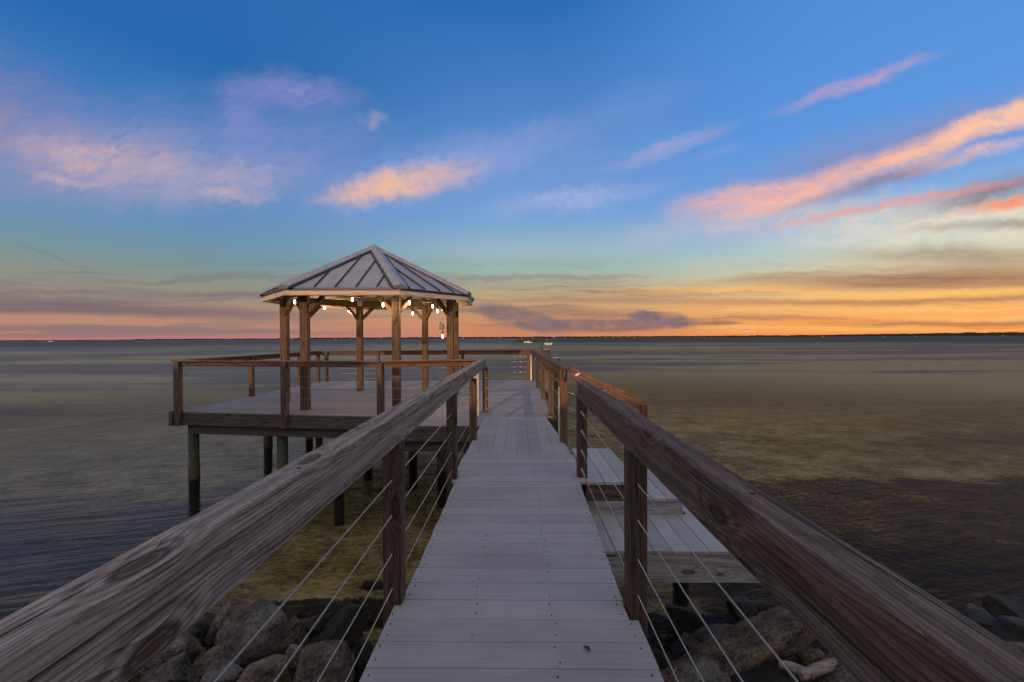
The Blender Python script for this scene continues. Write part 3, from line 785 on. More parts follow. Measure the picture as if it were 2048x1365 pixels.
# --- platform front railing
fr = thing('railing', (-4, 7.1, 0), 'low-lit brown railing across the front of the gazebo platform', 'railing', 'cable railings')
TP = .93
F0, F1, F2 = (-6.17, 7.43), (-2.28, 6.90), (-.66, 7.36)
rail(fr, F0, F1, TP, W_DARK, inner=1, off=.004, capw=.13, capt=.032, boardh=.075)
rail(fr, (F1[0]+.004, F1[1]), F2, TP, W_RED, inner=1, off=.004, capw=.13, capt=.032, boardh=.075)
for (x_, y_) in ((-6.06, 7.375), (-4.0, 7.115), (-2.28, 6.895)):
    post('post', x_, y_, -.235, TP-.034, .096, W_DARK, fr, rz=R(-7.6))
bm = bmesh.new(); box(bm, -6.20, -6.135, 7.33, 7.46, -.235, .02, .004); obj('corner_block', bm, W_DARK, fr)
bm = bmesh.new(); tube(bm, [(-6.09, 7.33, -.15), (-6.09, 7.315, -.15)], .018, 10); obj('bolt', bm, SCREW, fr)
cable_run(fr, [(-6.05, 7.40, 0), (-4.0, 7.12, 0), (-2.28, 6.90, 0), (-.70, 7.33, 0)], r=.002, zs=(.66, .47, .28, .09))
for z in (.66, .47, .28, .09): fitting(fr, (-6.01, 7.39, z), (1, -.13, 0), .009, .1)

# --- platform left railing
lr = thing('railing', (-6.08, 10, 0), 'brown railing down the left side of the gazebo platform', 'railing', 'cable railings')
rail(lr, (-6.09, 7.52), (-6.09, 12.86), TP, W_TAN, inner=-1, off=.004, capw=.13, capt=.032, boardh=.085)
for y_ in (9.45, 11.55, 12.62):
    post('post', -6.07, y_, -.01, TP-.034, PS, W_TAN, lr)
cable_run(lr, [(-6.07, 7.42, 0), (-6.07, 9.45, 0), (-6.07, 11.55, 0), (-6.07, 12.62, 0)], r=.002, zs=(.66, .47, .28, .09))
# --- platform back railing
br = thing('railing', (-2.8, 12.9, 0), 'sunlit railing across the back of the gazebo platform facing the open bay', 'railing', 'cable railings')
rail(br, (-6.02, 12.80), (-2.9, 12.86), TP, W_TAN, inner=-1, off=.02, capw=.13, capt=.032, boardh=.105)
rail(br, (-2.895, 12.86), (.44, 13.02), TP, W_RED, inner=-1, off=.02, capw=.13, capt=.032, boardh=.105)
for (x_, y_) in ((-5.86, 12.72), (-4.3, 12.80), (-2.9, 12.82), (-1.72, 12.86), (.30, 12.98)):
    post('post', x_, y_, -.01, TP-.034, PS, W_TAN if x_ < -3 else (W_POST if x_ < 0 else W_RED), br)
cable_run(br, [(-5.86, 12.74, 0), (-2.9, 12.84, 0), (-1.72, 12.88, 0), (.30, 12.99, 0)], r=.003, zs=(.72, .56, .40, .24, .08))
for z in (.72, .56, .40, .24): fitting(br, (.25, 12.99, z), (-1, -.05, 0), .012, .3)
# --- far right railing beyond the stair opening
rr_ = thing('railing', (.56, 9, 0), 'sunlit railing on the right side beyond the steps, in front of green piles', 'railing', 'cable railings')
rail(rr_, (.585, 5.10), (.43, 13.10), .945, W_TAN, inner=1, off=.03, capw=.13, capt=.038, boardh=.115)
for (x_, y_, mt) in ((.555, 5.19+.045, W_RED), (.535, 6.98, W_TAN), (.52, 8.98, W_TAN), (.50, 10.95, W_POST), (.44, 12.6, W_TAN)):
    post('post', x_, y_, -.25, .945-.04-.117 if y_ > 6 else .945-.04, PS, mt, rr_)
cable_run(rr_, [(.57, 5.25, 0), (.535, 6.98, 0), (.52, 8.98, 0), (.50, 10.95, 0), (.46, 12.95, 0)], r=.003, zs=(.68, .50, .30, .12))
for z in (.62, .42, .22): fitting(rr_, (.60, 5.22, z), (1, -.2, -.3), .008, .1)
# --- stair handrail
sr = thing('stair_handrail', (1.05, 5.0, 0), 'orange-brown sloping handrail going down beside the side steps', 'handrail')
beam('handrail_cap', (.62, 5.02, .925), (1.50, 4.97, .535), .10, .04, W_RED, sr)
beam('side_board', (.62, 4.975, .855), (1.47, 4.925, .475), .038, .09, W_RED, sr)
post('post', 1.452, 4.905, -.45, .52, PS*.8, W_RED, sr)
for z in (.55, .33, .12):
    bm = bmesh.new(); tube(bm, [(.62, 5.0, z), (1.40, 4.98, z-.38)], .0028, 6); obj('cable', bm, STEEL, sr)
bm = bmesh.new(); box(bm, -.012, .012, -.004, 0, -.028, .028, .001)
obj('metal_bracket', bm, PVC, sr, Matrix.Translation((.69, 4.95, .862)) @ Matrix.Rotation(R(66), 4, 'Y'))

# ------------------------------------------------------------------ side steps and landing
st_ = thing('side_steps', (1.2, 4, -.3), 'grey plank steps and landing going down on the right of the boardwalk', 'steps')
def boards_y(bm, x0, x1, y0, y1, z, n):
    w = (x1-x0)/n
    for i in range(n):
        box(bm, x0+i*w+.003, x0+(i+1)*w-.003, y0+random.uniform(-.003, .003), y1, z-.026, z+random.uniform(-.0008, .0008), .002)
DECK4 = deck_mat('step_deck', (.345, .342, .352), horiz=False)
bm = bmesh.new(); boards_y(bm, .612, 1.07, 3.77, 4.92, -.002, 3); obj('landing_boards', bm, DECK4, st_)
bm = bmesh.new(); boards_y(bm, 1.075, 1.45, 3.77, 4.92, -.150, 3); obj('tread_boards', bm, DECK4, st_)
bm = bmesh.new(); boards_y(bm, .58, 1.98, 3.135, 3.80, -.30, 10); obj('landing_boards', bm, DECK4, st_)
bm = bmesh.new(); boards_y(bm, 1.50, 1.98, 3.81, 4.92, -.30, 3); obj('tread_boards', bm, DECK4, st_)
beam('riser_board', (.60, 3.80, -.10), (1.065, 3.80, -.10), .036, .14, W_DARK, st_)
beam('riser_board', (.60, 3.802, -.247), (1.46, 3.802, -.247), .036, .135, W_STEP, st_)
beam('riser_board', (1.085, 3.84, -.105), (1.085, 4.9, -.105), .03, .14, W_DARK, st_)
beam('riser_board', (1.455, 3.79, -.24), (1.455, 4.9, -.24), .03, .12, W_STEP, st_)
beam('front_beam', (.56, 3.165, -.435), (1.97, 3.165, -.435), .045, .215, W_STEP, st_, cuts=20, jit=.002)
beam('stringer', (1.955, 3.20, -.42), (1.955, 4.9, -.42), .045, .19, W_STEP, st_)
beam('stringer', (.66, 4.88, -.42), (1.9, 4.88, -.42), .045, .19, W_DARK, st_)
for (x_, y_) in ((1.80, 4.7), (.8, 4.7)):
    bm = bmesh.new(); tube(bm, [(x_, y_, -2.4), (x_, y_, -.34)], .085, 14); obj('pile', bm, PILE, st_)

# ------------------------------------------------------------------ mooring piles, pipes, dock light
for (x_, y_, z_, r_, lb) in ((.93, 10.5, .79, .105, 'shorter greenish mooring pile standing close behind the right railing'), (.85, 12.9, .93, .108, 'taller greenish mooring pile at the pier end carrying the dock light')):
    t_ = thing('mooring_pile', (x_, y_, WATER), lb, 'pile', 'mooring piles')
    o = pile(x_, y_, z_, r_, t_, GPILE); o.name = 'pile_shaft'
    bm = bmesh.new(); lathe(bm, [(r_*.97, 0), (r_*.97, .004), (r_*.8, .012), (r_*.3, .016)], (x_, y_, z_+.001), 18); obj('pile_top', bm, W_FASC, t_)
t_ = thing('mooring_pile', (.72, 7.45, WATER), 'bright algae-green pile glimpsed below the right railing beside the near post', 'pile', 'mooring piles')
o = pile(.70, 7.45, .55, .075, t_, GPILE); o.name = 'pile_shaft'
for (x_, y_, z0, z1, lb) in ((.575, 5.9, -.35, .60, 'white plastic pipe standing left of the nearest far-right railing post'), (.39, 12.9, -.02, .80, 'thin white plastic pipe standing beside the far corner post')):
    bm = bmesh.new(); tube(bm, [(x_, y_, z0), (x_, y_, z1)], .020 if y_ < 8 else .03, 12)
    o = tag(obj('white_pipe', bm, PVC), lb, 'pipe', 'white pipes')
dl = thing('dock_light', (.80, 12.9, .93), 'gooseneck dock light with dark curved arm and pale flat head above the pier end', 'lamp')
bm = bmesh.new()
tube(bm, [(.72, 12.82, .93), (.70, 12.82, 1.02), (.715, 12.82, 1.10), (.76, 12.82, 1.165), (.83, 12.82, 1.19), (.92, 12.82, 1.175)], .017, 8); obj('arm', bm, LAMPD, dl)
bm = bmesh.new(); box(bm, .78, 1.03, 12.74, 12.92, 1.115, 1.145, .01); box(bm, .80, 1.01, 12.76, 12.9, 1.08, 1.112, .006); obj('lamp_head', bm, LAMPW, dl)
bm = bmesh.new(); lathe(bm, [(.03, 0), (.045, .02), (.04, .06), (.015, .075)], (.87, 12.82, 1.185), 12); obj('sensor_cap', bm, TEAL, dl)
bm = bmesh.new(); tube(bm, [(.66, 12.85, .935), (.66, 12.85, .99), (.64, 12.85, 1.0)], .022, 8); tube(bm, [(.70, 12.83, .93), (.64, 12.87, .945), (.60, 12.86, .99)], .016, 8); obj('base_bracket', bm, GPILE, dl)

# ------------------------------------------------------------------ gazebo
gz = thing('gazebo', (-3.13, 9.1, 0), 'eight-sided timber gazebo with a grey standing-seam metal roof', 'gazebo')
gc = Vector((-3.13, 9.1)); ga = R(2.0)
def gpt(x, y): return (gc.x + x*math.cos(ga)-y*math.sin(ga), gc.y + x*math.sin(ga)+y*math.cos(ga))
base = [(-1.70, -.46), (-.82, -1.46), (.84, -1.46), (1.70, -.46), (1.70, .46), (.82, 1.46), (-.82, 1.46), (-1.70, .46)]
def offset(d):
    out = []
    n = len(base)
    for i in range(n):
        p0, p1, p2 = Vector(base[i-1]), Vector(base[i]), Vector(base[(i+1) % n])
        e1, e2 = (p1-p0).normalized(), (p2-p1).normalized()
        n1, n2 = Vector((e1.y, -e1.x)), Vector((e2.y, -e2.x))
        b = (n1+n2).normalized(); out.append(p1 + b*(d/b.dot(n1)))
    return out
ring_p = [gpt(*p) for p in base]
OV = .37; ZF0, ZF1 = 2.055, 2.145; ZE = 2.185; ZA = 3.27
eave = [gpt(*p) for p in offset(OV)]
drip = [gpt(*p) for p in offset(OV+.035)]
fas = [gpt(*p) for p in offset(OV)]
PZ = 2.165
for i, (x_, y_) in enumerate(ring_p):
    post('post', x_, y_, 0.001, PZ-.05, .135, W_TAN, gz, rz=ga)
    a, b = ring_p[i], ring_p[(i+1) % 8]
    va, vb = Vector((*a, 0)), Vector((*b, 0)); d = (vb-va).normalized()
    beam('header_beam', va+d*.075+Vector((0, 0, PZ)), vb-d*.075+Vector((0, 0, PZ)), .07, .15, W_TAN, gz)
    for s_, p in ((1, va), (-1, vb)):
        q0 = p+d*s_*.06+Vector((0, 0, PZ-.37)); q1 = p+d*s_*.34+Vector((0, 0, PZ-.085))
        beam('brace', q0, q1, .068, .075, W_TAN, gz)
    # fascia
    fa, fb = Vector((*fas[i], (ZF0+ZF1)/2)), Vector((*fas[(i+1) % 8], (ZF0+ZF1)/2)); fd = (fb-fa).normalized()
    beam('fascia', fa+fd*.003, fb-fd*.003, .036, ZF1-ZF0, W_FASC, gz)
APX = Vector((gc.x, gc.y, ZA))
for i in range(8):
    A, B = Vector((*drip[i], ZE)), Vector((*drip[(i+1) % 8], ZE))
    # roof panel with its raised seams
    bm = bmesh.new()
    nrm = (B-A).cross(APX-A).normalized()
    if nrm.z < 0: nrm = -nrm
    v = [bm.verts.new(p) for p in (A, B, APX, A-nrm*.03, B-nrm*.03, APX-nrm*.03)]
    bm.faces.new((v[0], v[1], v[2])); bm.faces.new((v[5], v[4], v[3]))
    bm.faces.new((v[0], v[3], v[4], v[1])); bm.faces.new((v[1], v[4], v[5], v[2])); bm.faces.new((v[2], v[5], v[3], v[0]))
    bmesh.ops.recalc_face_normals(bm, faces=bm.faces[:])
    W = (B-A).length; ed = (B-A)/W; mid = (A+B)/2; up = (APX-mid); sl_ = up.length; upn = up/sl_
    pp = obj('roof_panel', bm, ROOF, gz)
    nr_ = max(1, int(W/.36)); 
    bm = bmesh.new()
    for k in range(nr_+1):
        off = (k-nr_/2)*.36 + .06
        if abs(off) > W/2-.06: continue
        L = sl_*(1-abs(off)/(W/2)) - .05
        if L < .1: continue
        p0 = mid+ed*off+nrm*.002+upn*.01; p1 = p0+upn*L
        w2 = ed*.0075; hh = nrm*.027
        q = [bm.verts.new(p) for p in (p0-w2, p0+w2, p0+w2+hh, p0-w2+hh, p1-w2, p1+w2, p1+w2+hh, p1-w2+hh)]
        for f in ((0, 1, 2, 3), (7, 6, 5, 4), (0, 4, 5, 1), (1, 5, 6, 2), (2, 6, 7, 3), (3, 7, 4, 0)): bm.faces.new([q[j] for j in f])
    if bm.verts:
        bmesh.ops.recalc_face_normals(bm, faces=bm.faces[:]); obj('seam', bm, RIB, pp)
    else: bm.free()
    # rolled hip flashing
    h0 = A; hd = (APX-A); hl = hd.length; hn = hd/hl
    side = hn.cross(Vector((0, 0, 1))).normalized(); upv = side.cross(hn)
    bm = bmesh.new()
    prof = [(-.13, -.022), (-.125, .018), (-.012, .062), (.012, .062), (.125, .018), (.13, -.022)]
    r0 = [bm.verts.new(h0+hn*.0+side*a_+upv*b_) for a_, b_ in prof]; r1 = [bm.verts.new(h0+hn*(hl-.05)+side*a_*.8+upv*b_) for a_, b_ in prof]
    for k in range(5): bm.faces.new((r0[k], r0[k+1], r1[k+1], r1[k]))
    bm.faces.new(r0[::-1]); bm.faces.new(r1); bm.faces.new((r0[0], r1[0], r1[5], r0[5]))
    bmesh.ops.recalc_face_normals(bm, faces=bm.faces[:])
    obj('hip_flashing', bm, ROOF, gz)
    bm = bmesh.new()  # dark trim strip whose colour draws the shadow line beside the flashing
    prof = [(-.165, -.02), (-.16, .008), (.16, .008), (.165, -.02)]
    r0 = [bm.verts.new(h0+hn*.01+side*a_+upv*b_) for a_, b_ in prof]; r1 = [bm.verts.new(h0+hn*(hl-.12)+side*a_*.85+upv*b_) for a_, b_ in prof]
    for k in range(3): bm.faces.new((r0[k], r0[k+1], r1[k+1], r1[k]))
    bm.faces.new(r0[::-1]); bm.faces.new(r1); bm.faces.new((r0[0], r1[0], r1[3], r0[3]))
    bmesh.ops.recalc_face_normals(bm, faces=bm.faces[:])
    obj('hip_shadow_trim', bm, RIB, gz)
    # drip edge under the panels
    da, db = Vector((*drip[i], ZE-.022)), Vector((*drip[(i+1) % 8], ZE-.022))
    dd = (db-da).normalized(); dn = Vector((-dd.y, dd.x, 0))
    beam('drip_edge', da+dn*.012+dd*.004, db+dn*.012-dd*.004, .02, .042, NAVY, gz, bev=.002)
    # rafter and soffit lining
    beam('rafter', Vector((*ring_p[i], PZ+.135)), Vector((gc.x, gc.y, ZA-.10)) + (Vector((*ring_p[i], 0))-Vector((gc.x, gc.y, 0))).normalized()*.05, .045, .11, W_TAN, gz)
    bm = bmesh.new(); f_ = [bm.verts.new(p) for p in (Vector((*eave[i], ZF1-.005)), Vector((*eave[(i+1) % 8], ZF1-.005)), APX-Vector((0, 0, .10)), Vector((*eave[i], ZF1+.012)), Vector((*eave[(i+1) % 8], ZF1+.012)), APX-Vector((0, 0, .083)))]
    for q in ((2, 1, 0), (3, 4, 5), (0, 1, 4, 3), (1, 2, 5, 4), (2, 0, 3, 5)): bm.faces.new([f_[j] for j in q])
    obj('roof_lining', bm, W_FASC, gz)
bm = bmesh.new(); lathe(bm, [(.22, -.085), (.21, -.06), (.02, .075), (.005, .08)], tuple(APX), 8, smooth=False); obj('peak_cap', bm, ROOF, gz, )
# ------------------------------------------------------------------ string lights
sg = thing('string_lights', (-3.1, 9.1, 2.0), 'string of glowing warm bulbs on a black wire under the gazebo eaves', 'string lights')
bulbs = [(-4.33, 8.07, 2.0, .10), (-4.60, 9.9, 2.02, .10), (-3.16, 7.95, 2.03, .08), (-4.18, 10.3, 1.97, .12), (-2.41, 7.45, 1.885, .16), (-2.03, 7.80, 1.945, .14), (-2.60, 10.3, 1.90, .20), (-1.86, 9.1, 1.98, .11), (-1.90, 9.85, 1.97, .12), (-1.83, 9.5, 1.90, .14), (-1.68, 9.3, 1.935, .12)]
bm = bmesh.new()
order = [0, 1, 3, 6, 8, 9, 10, 7, 5, 4, 2, 0]
for a, b in zip(order, order[1:]):
    A = Vector((bulbs[a][0], bulbs[a][1], bulbs[a][2]+bulbs[a][3])); B = Vector((bulbs[b][0], bulbs[b][1], bulbs[b][2]+bulbs[b][3]))
    n = 10
    tube(bm, [A.lerp(B, i/n)-Vector((0, 0, .16*(B-A).length*(i/n)*(1-i/n))) for i in range(n+1)], .006, 6)
obj('wire', bm, BLACK, sg)
def bulb(x_, y_, z_, drop, parent):
    bm = bmesh.new(); lathe(bm, [(.006, -.025), (.0115, -.022), (.018, -.004), (.019, .010), (.015, .034), (.014, .055)], (x_, y_, z_), 14); o = obj('bulb', bm, BULB, parent)
    bm = bmesh.new(); lathe(bm, [(.016, .052), (.018, .07), (.017, .105), (.008, .112)], (x_, y_, z_), 10)
    if drop > .11: tube(bm, [(x_, y_, z_+.11), (x_, y_, z_+drop)], .005, 6)
    obj('socket', bm, BLACK, o)
    return o
def glow(x_, y_, z_, e):
    l = bpy.data.lights.new('bulb_light', 'POINT'); l.energy = e; l.color = (1, .62, .30); l.shadow_soft_size = .04
    o = bpy.data.objects.new('bulb_light', l); COL.objects.link(o); o.location = (x_, y_, z_)
for (x_, y_, z_, dr) in bulbs:
    bulb(x_, y_, z_, dr, sg); glow(x_, y_, z_-.075, 6.)
jb = thing('junction_box', (-1.54, 8.45, 1.5), 'grey electrical box mounted on the right gazebo post', 'electrical box')
bm = bmesh.new(); box(bm, -1.60, -1.505, 8.42, 8.50, 1.47, 1.59, .012); obj('box_body', bm, BOXG, jb)
bm = bmesh.new(); box(bm, -1.59, -1.515, 8.41, 8.419, 1.485, 1.575, .003); obj('cover', bm, BOXG, jb)
bm = bmesh.new(); tube(bm, [(-1.57, 8.46, 1.59), (-1.57, 8.46, 1.63)], .018, 8); tube(bm, [(-1.53, 8.46, 1.47), (-1.53, 8.46, 1.40)], .008, 8); obj('conduit', bm, BOXG, jb)
pb = thing('pendant_bulb', (-1.54, 8.46, 1.3), 'single glowing bulb hanging below the grey box on the gazebo post', 'bulb')
bulb(-1.53, 8.46, 1.325, .10, pb); glow(-1.53, 8.42, 1.26, .8)

# ------------------------------------------------------------------ rocks
def rock(x, y, z, sx, sy, sz, rz, mat, label, seed, name='rock', tilt=(0, 0), flat=0.5, boxy=1.):
    rnd_ = random.Random(seed); bm = bmesh.new()
    bmesh.ops.create_icosphere(bm, subdivisions=5, radius=1.)
    planes = [(Vector((rnd_.gauss(0, 1), rnd_.gauss(0, 1), rnd_.gauss(0, 1))).normalized(), rnd_.uniform(.46, .74)) for _ in range(11)]
    o_ = Vector((seed*3.7, seed*1.3, 0))
    for v in bm.verts:
        c = v.co.copy()
        if boxy != 1: c = Vector([math.copysign(abs(q)**boxy, q) for q in c])*.86
        for n_, d_ in planes:
            k = c.dot(n_)-d_
            if k > 0: c -= n_*k*flat*1.7 if flat*1.7 < 1 else n_*k*.96
        c *= 1.16 + .14*noise.noise(c*1.4+o_) + .07*noise.noise(c*3.7+o_) + .045*noise.noise(c*9+o_) + .028*noise.noise(c*22+o_)
        v.co = Vector((c.x*sx, c.y*sy, c.z*sz))
    M = Matrix.Translation((x, y, z)) @ Matrix.Rotation(rz, 4, 'Z') @ Matrix.Rotation(tilt[0], 4, 'X') @ Matrix.Rotation(tilt[1], 4, 'Y')
    return tag(obj(name, bm, mat, None, M, True), label, 'rock', 'shore rocks')
T, G, D, MS = ROCK_TAN, ROCK_GREY, ROCK_DARK, ROCK_MOSS
def rk(px, py, zc, wpx, hpx, mat, label, seed, depth=1., rz=0., tilt=(0, 0), flat=.57, boxy=.72):
    """stone whose middle is at height zc on the line of sight of (px,py); size from its apparent size"""
    Y = 840*(H-zc)/(py-677); X = (px-1037)/840*Y; k = Y/840
    rock(X, Y, zc, wpx*k/2*1.08, wpx*k/2*depth, hpx*k/2*1.15, rz, mat, label, seed, tilt=tilt, flat=flat, boxy=boxy)
rk(488, 1258, -1.30, 118, 92, T, 'tan barnacled boulder standing highest at the waterline left of the boardwalk', 1, 1., .3)
rk(508, 1300, -1.16, 150, 130, G, 'large smooth dark grey boulder in front of the tan barnacled one', 2, .9, -.5)
rk(648, 1352, -1.02, 108, 106, G, 'rounded pale grey boulder nearest the boardwalk edge on the left', 3, 1., .2, flat=.25)
rk(676, 1275, -1.36, 96, 84, MS, 'dark mossy angular rock in the water beside the left post', 4, 1., .8)
rk(333, 1318, -1.20, 108, 84, T, 'brown speckled rock half hidden under the left handrail', 5, 1., .4)
rk(330, 1356, -1.06, 106, 52, G, 'smooth grey flat stone at the bottom left corner of the rock pile', 6, .9, .1)
rk(415, 1330, -1.14, 96, 40, T, 'narrow pale slab between the brown speckled rock and the large dark boulder', 7, .8, .5)
rk(430, 1362, -.98, 100, 62, G, 'sloping grey stone at the bottom under the large dark boulder', 8, .9, -.3)
rk(568, 1288, -1.28, 74, 66, T, 'small brown stone tucked right of the large dark boulder', 9, 1., .6)
rk(458, 1284, -1.22, 66, 44, G, 'small grey stone wedged below the tan barnacled boulder', 10, 1., .2)
rk(508, 1364, -.96, 110, 50, T, 'dark pebbly stone at the bottom below the large dark boulder', 11, .9, .9)
rk(588, 1335, -1.10, 62, 70, T, 'light brown stone leaning on the rounded pale boulder', 12, 1., 1.1)
rk(722, 1345, -1.10, 60, 90, MS, 'black mossy rock in shadow under the boardwalk edge', 13, 1., .5)
rk(398, 1268, -1.40, 74, 42, D, 'black wet rock in the dark pool left of the tan boulder', 14, 1., .2)
rk(420, 1298, -1.34, 40, 54, D, 'small upright dark stone left of the tan barnacled boulder', 15, 1., .1)
rk(612, 1262, -1.44, 64, 40, D, 'low dark rock just breaking the water beside the mossy rock', 16, 1., .4)
rk(270, 1352, -1.10, 70, 70, T, 'tan stone at the far left bottom under the handrail', 17, 1., .7)
# right-hand pile
rk(1452, 1314, -1.08, 335, 72, T, 'long flat barnacled slab lying across the right rock pile', 21, .42, R(10), (R(-20), R(-15)), .5, .5)
rk(1432, 1276, -1.28, 100, 50, G, 'brown stone showing behind the long flat slab', 22, .9, .3)
rk(1362, 1246, -1.36, 90, 62, D, 'shiny wet dark rock in the water right of the right post', 23, .8, -.6, (0, .5))
rk(1480, 1224, -1.42, 64, 34, D, 'small dark rock breaking the water above the long slab', 24, 1., .1)
rk(1616, 1318, -1.10, 66, 62, T, 'golden brown stone right of the long slab', 25, .9, -.5, (0, .4))
rk(1400, 1362, -1.00, 116, 36, G, 'brown rounded stone below the long slab beside the boardwalk', 26, .9, .2, flat=.3)
rk(1338, 1362, -1.0, 60, 26, T, 'tan stone touching the right edge of the boardwalk at the bottom', 27, 1., .2)
rk(1606, 1270, -1.30, 110, 56, MS, 'weedy dark green rock under the right handrail', 28, .9, .6)
rk(1690, 1356, -.98, 100, 60, G, 'pale pitted stone under the right handrail at the bottom', 29, .9, .9)
rk(1365, 1302, -1.26, 74, 46, D, 'black rock below the shiny wet rock', 30, 1., .4)
rk(1530, 1366, -1.04, 150, 40, D, 'dark shadowed stone under the driftwood', 31, .9, .5)
# far right, beyond the handrail
rk(2010, 1224, -1.36, 150, 46, MS, 'mossy flat rock at the right edge beyond the handrail', 32, .8, .2)
rk(1950, 1262, -1.26, 110, 60, D, 'black rock between the handrail and the mossy flat rock', 33, .9, .5)
rk(2030, 1284, -1.16, 110, 64, D, 'dark grey rounded rock at the right edge below the mossy one', 34, .9, .1)
rk(2046, 1322, -1.04, 120, 60, T, 'pale gravelly stone at the lower right corner', 35, .9, .3)
rk(2110, 1262, -1.2, 110, 70, D, 'dark rock cut off by the right edge', 36, .9, .3)
for i, (px, py, w_, h_, zc, mt) in enumerate(((345, 1300, 70, 40, -1.36, D), (540, 1240, 90, 30, -1.5, D), (1310, 1335, 50, 50, -1.2, D), (1560, 1300, 80, 40, -1.34, MS), (760, 1310, 60, 60, -1.3, D))):
    rk(px, py, zc, w_, h_, mt, ['dark stone in the gap behind the brown speckled rock', 'sunken dark stone behind the tan boulder', 'dark stone under the right edge of the boardwalk', 'green-black stone behind the golden brown stone', 'dark stone under the left edge of the boardwalk'][i], 50+i)
# driftwood
for (a, b, c, r_, lb) in (((1552, 1338), (1580, 1342), (1622, 1362), .030, 'short bleached driftwood stick lying below the long slab'), ((1596, 1362), (1630, 1345), (1684, 1328), .032, 'longer brown driftwood branch pointing under the right handrail')):
    pts = []
    for px, py in (a, b, c):
        Y = 840*(H+.97)/(py-677); pts.append(((px-1037)/840*Y, Y, -.94))
    p = [Vector(q) for q in pts]; fine = [p[0].lerp(p[1], f).lerp(p[1].lerp(p[2], f), f) for f in [i/12 for i in range(13)]]
    bm = bmesh.new(); tube(bm, fine, [r_*(.55+.6*math.sin(math.pi*(.12+.76*i/12))+.1*noise.noise(Vector((i*.7, px, 0)))) for i in range(13)], 10)
    tag(obj('driftwood', bm, DRIFT), lb, 'driftwood', 'driftwood')
# leaves
def leaf(x, y, z, l, w, rz, mat, label):
    bm = bmesh.new(); n = 8; rows = []
    for i in range(n+1):
        f = i/n; ww = w*math.sin(math.pi*min(1, f*1.02+.0))**.8/2+.0004; xx = (f-.5)*l; zz = .006*math.sin(f*5)
        rows.append([bm.verts.new((xx, -ww, zz+.005)), bm.verts.new((xx, 0, zz)), bm.verts.new((xx, ww, zz+.005))])
    for a, b in zip(rows, rows[1:]):
        for k in range(2): bm.faces.new((a[k], a[k+1], b[k+1], b[k]))
    r = bmesh.ops.solidify(bm, geom=bm.faces[:], thickness=.0012)
    return tag(obj('leaf', bm, mat, None, Matrix.Translation((x, y, z)) @ Matrix.Rotation(rz, 4, 'Z'), True), label, 'leaf')
leaf(.277, 1.738, .004, .048, .017, R(112), LEAF, 'small dry brown leaf lying on the boardwalk planks')
leaf(-2.80, 3.74, WATER+.004, .12, .045, R(40), LEAF2, 'rust orange leaf floating in the dark pool by the rocks')
# seaweed clumps on the bottom near the stones (countless fronds)
bm = bmesh.new(); rs = random.Random(5)
def fronds(px, py, w_, d_, n, hmax=.13):
    Y = 840*(H+1.5)/(py-677); X = (px-1037)/840*Y
    for _ in range(n):
        a = rs.uniform(0, 2*math.pi); q = math.sqrt(rs.random())
        x_ = X+math.cos(a)*q*w_; y_ = Y+math.sin(a)*q*d_; z_ = seabed_z(x_, y_)-.01
        h_ = rs.uniform(.2, 1)*hmax*.5; z1 = max(z_+.02, min(z_+h_, WATER-.02))
        dx, dy = rs.uniform(-.10, .10), rs.uniform(-.06, .06); r_ = rs.uniform(.008, .022); t2 = rs.uniform(0, 3.14)
        c, s_ = math.cos(t2)*r_, math.sin(t2)*r_
        v = [bm.verts.new(p) for p in ((x_-c, y_-s_, z_), (x_+c, y_+s_, z_), (x_+dx*.6+c, y_+dy*.6+s_, (z_+z1)/2), (x_+dx*.6-c, y_+dy*.6-s_, (z_+z1)/2), (x_+dx*1.4, y_+dy*1.4, z1))]
        bm.faces.new((v[0], v[1], v[2], v[3])); bm.faces.new((v[3], v[2], v[4]))
for a in ((640, 1215, .52, .22, 2600), (720, 1200, .38, .22, 1800), (508, 1195, .26, .10, 1100), (745, 1140, .09, .06, 300), (590, 1232, .35, .12, 900), (1500, 1185, .22, .10, 500), (1452, 1225, .40, .13, 1100), (1560, 1235, .3, .12, 700), (1940, 1205, .7, .14, 1200), (1360, 1290, .3, .12, 700)):
    fronds(*a)
WEED = simple('dark_brown_seaweed', (.016, .011, .005), .7, vary=.6, sc=30)
tag(obj('seaweed', bm, WEED), 'dark brown seaweed clumps growing around the shore rocks', 'seaweed', kind='stuff')

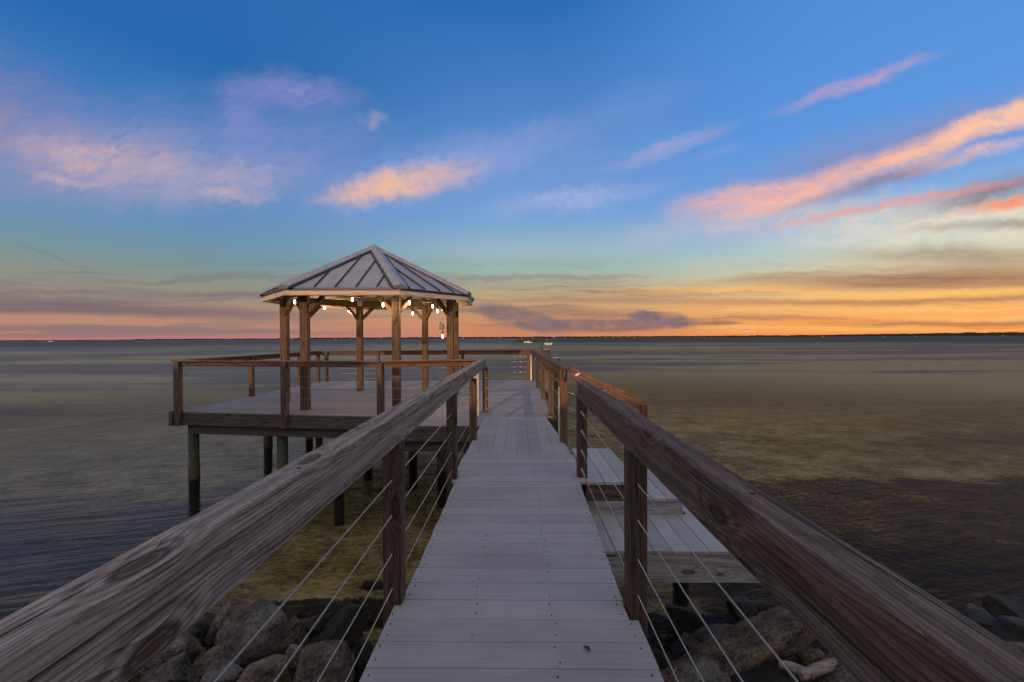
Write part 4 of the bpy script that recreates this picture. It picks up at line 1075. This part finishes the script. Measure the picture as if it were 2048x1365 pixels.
# ------------------------------------------------------------------ boats
def boat(x, y, rz, s, label):
    t_ = thing('fishing_boat', (x, y, WATER), label, 'boat', rz=rz); M = WM[t_.name] @ Matrix.Scale(s, 4)
    WM[t_.name] = M @ Matrix.Scale(1/s, 4)
    def add(n, bm, mt, par=None): return obj(n, bm, mt, par or t_, M)
    bm = bmesh.new(); rows = []
    for i in range(9):
        f = i/8; w_ = .95*(1-max(0, (f-.5)/.5)**2.2)+.02; zt = .55+.35*f**2
        rows.append([bm.verts.new(p) for p in ((-2.4+4.8*f, -w_, zt), (-2.4+4.8*f, -w_*.8, -.1), (-2.4+4.8*f, 0, -.25), (-2.4+4.8*f, w_*.8, -.1), (-2.4+4.8*f, w_, zt), (-2.4+4.8*f, w_*.85, zt-.02), (-2.4+4.8*f, 0, .25), (-2.4+4.8*f, -w_*.85, zt-.02))])
    for a, b in zip(rows, rows[1:]):
        for k in range(8): bm.faces.new((a[k], b[k], b[(k+1) % 8], a[(k+1) % 8]))
    bm.faces.new(rows[0]); bm.faces.new(rows[-1][::-1]); bmesh.ops.recalc_face_normals(bm, faces=bm.faces[:])
    add('hull', bm, HULL)
    bm = bmesh.new(); box(bm, -.5, .3, -.35, .35, .25, 1.2, .06); add('console', bm, HULL)
    bm = bmesh.new(); box(bm, -1., .9, -.8, .8, 2.1, 2.2, .03)
    for sx_ in (-.7, .6):
        for sy_ in (-.55, .55): tube(bm, [(sx_, sy_, .4), (sx_, sy_, 2.1)], .035, 6)
    add('canopy', bm, CANV)
    bm = bmesh.new(); box(bm, -2.85, -2.45, -.2, .2, -.1, .95, .06); add('outboard_motor', bm, CANV)
    return t_
boat((1056-1037)/840*237, 237, R(175), .95, 'small white fishing boat with dark canopy out on the bay past the pier end')
boat((85-1037)/840*800, 800, R(10), 1.5, 'tiny pale boat far off near the left end of the horizon')

# ------------------------------------------------------------------ unseen house added behind the viewer to throw shade over the near boardwalk
shade_house = thing('house', (-4, -20, 0), 'added unseen pale house with grey roof behind the boardwalk, put there to cast shade', 'house')
bm = bmesh.new(); box(bm, -22, 16, -26, -16.6, -1.6, 6.0); obj('wall', bm, HOUSEW, shade_house)
bm = bmesh.new(); box(bm, -21.5, -8.4, -23, -16.3, 6.31, 7.35, .02); obj('shade_parapet', bm, HOUSEW, shade_house)  # added raised block, throws the shade higher on the left side
bm = bmesh.new(); v = [bm.verts.new(p) for p in ((-22.6, -15.9, 6.05), (16.6, -15.9, 6.05), (16.6, -26.6, 6.05), (-22.6, -26.6, 6.05), (-20, -21.3, 7.6), (14, -21.3, 7.6), (-22.6, -15.9, 6.3), (16.6, -15.9, 6.3), (16.6, -26.6, 6.3), (-22.6, -26.6, 6.3))]
for q in ((0, 3, 2, 1), (0, 1, 7, 6), (1, 2, 8, 7), (2, 3, 9, 8), (3, 0, 6, 9), (6, 7, 5, 4), (7, 8, 5), (8, 9, 4, 5), (9, 6, 4)): bm.faces.new([v[k] for k in q])
obj('roof', bm, HOUSER, shade_house)
for k in range(8):
    for zz in (.6, 3.6):
        x_ = -19+k*4.6
        bm = bmesh.new(); box(bm, x_, x_+1.6, -16.58, -16.52, zz, zz+1.5); o = obj('window', bm, GLASS, shade_house)
        bm = bmesh.new(); box(bm, x_-.1, x_+1.7, -16.6, -16.5, zz-.12, zz-.003); obj('sill', bm, HOUSER, o)

# ------------------------------------------------------------------ camera and render settings
cd = bpy.data.cameras.new('camera'); cam = bpy.data.objects.new('camera', cd); COL.objects.link(cam)
cd.sensor_width = 36; cd.lens = 840/2048*36; cd.clip_start = .02; cd.clip_end = 20000
cam.matrix_world = Matrix.Translation((0, 0, H)) @ Matrix.Rotation(R(.887), 4, 'Z') @ Matrix.Rotation(R(90-.39), 4, 'X') @ Matrix.Rotation(R(-.28), 4, 'Z')
S.camera = cam
S.view_settings.view_transform = 'Standard'; S.view_settings.look = 'None'; S.view_settings.exposure = 0; S.view_settings.gamma = 1
S.view_settings.use_curve_mapping = False
S.cycles.max_bounces = 6; S.cycles.transparent_max_bounces = 8; S.cycles.diffuse_bounces = 3; S.cycles.glossy_bounces = 3
S.cycles.caustics_reflective = False; S.cycles.caustics_refractive = False; S.cycles.sample_clamp_indirect = 4
S.cycles.use_denoising = True
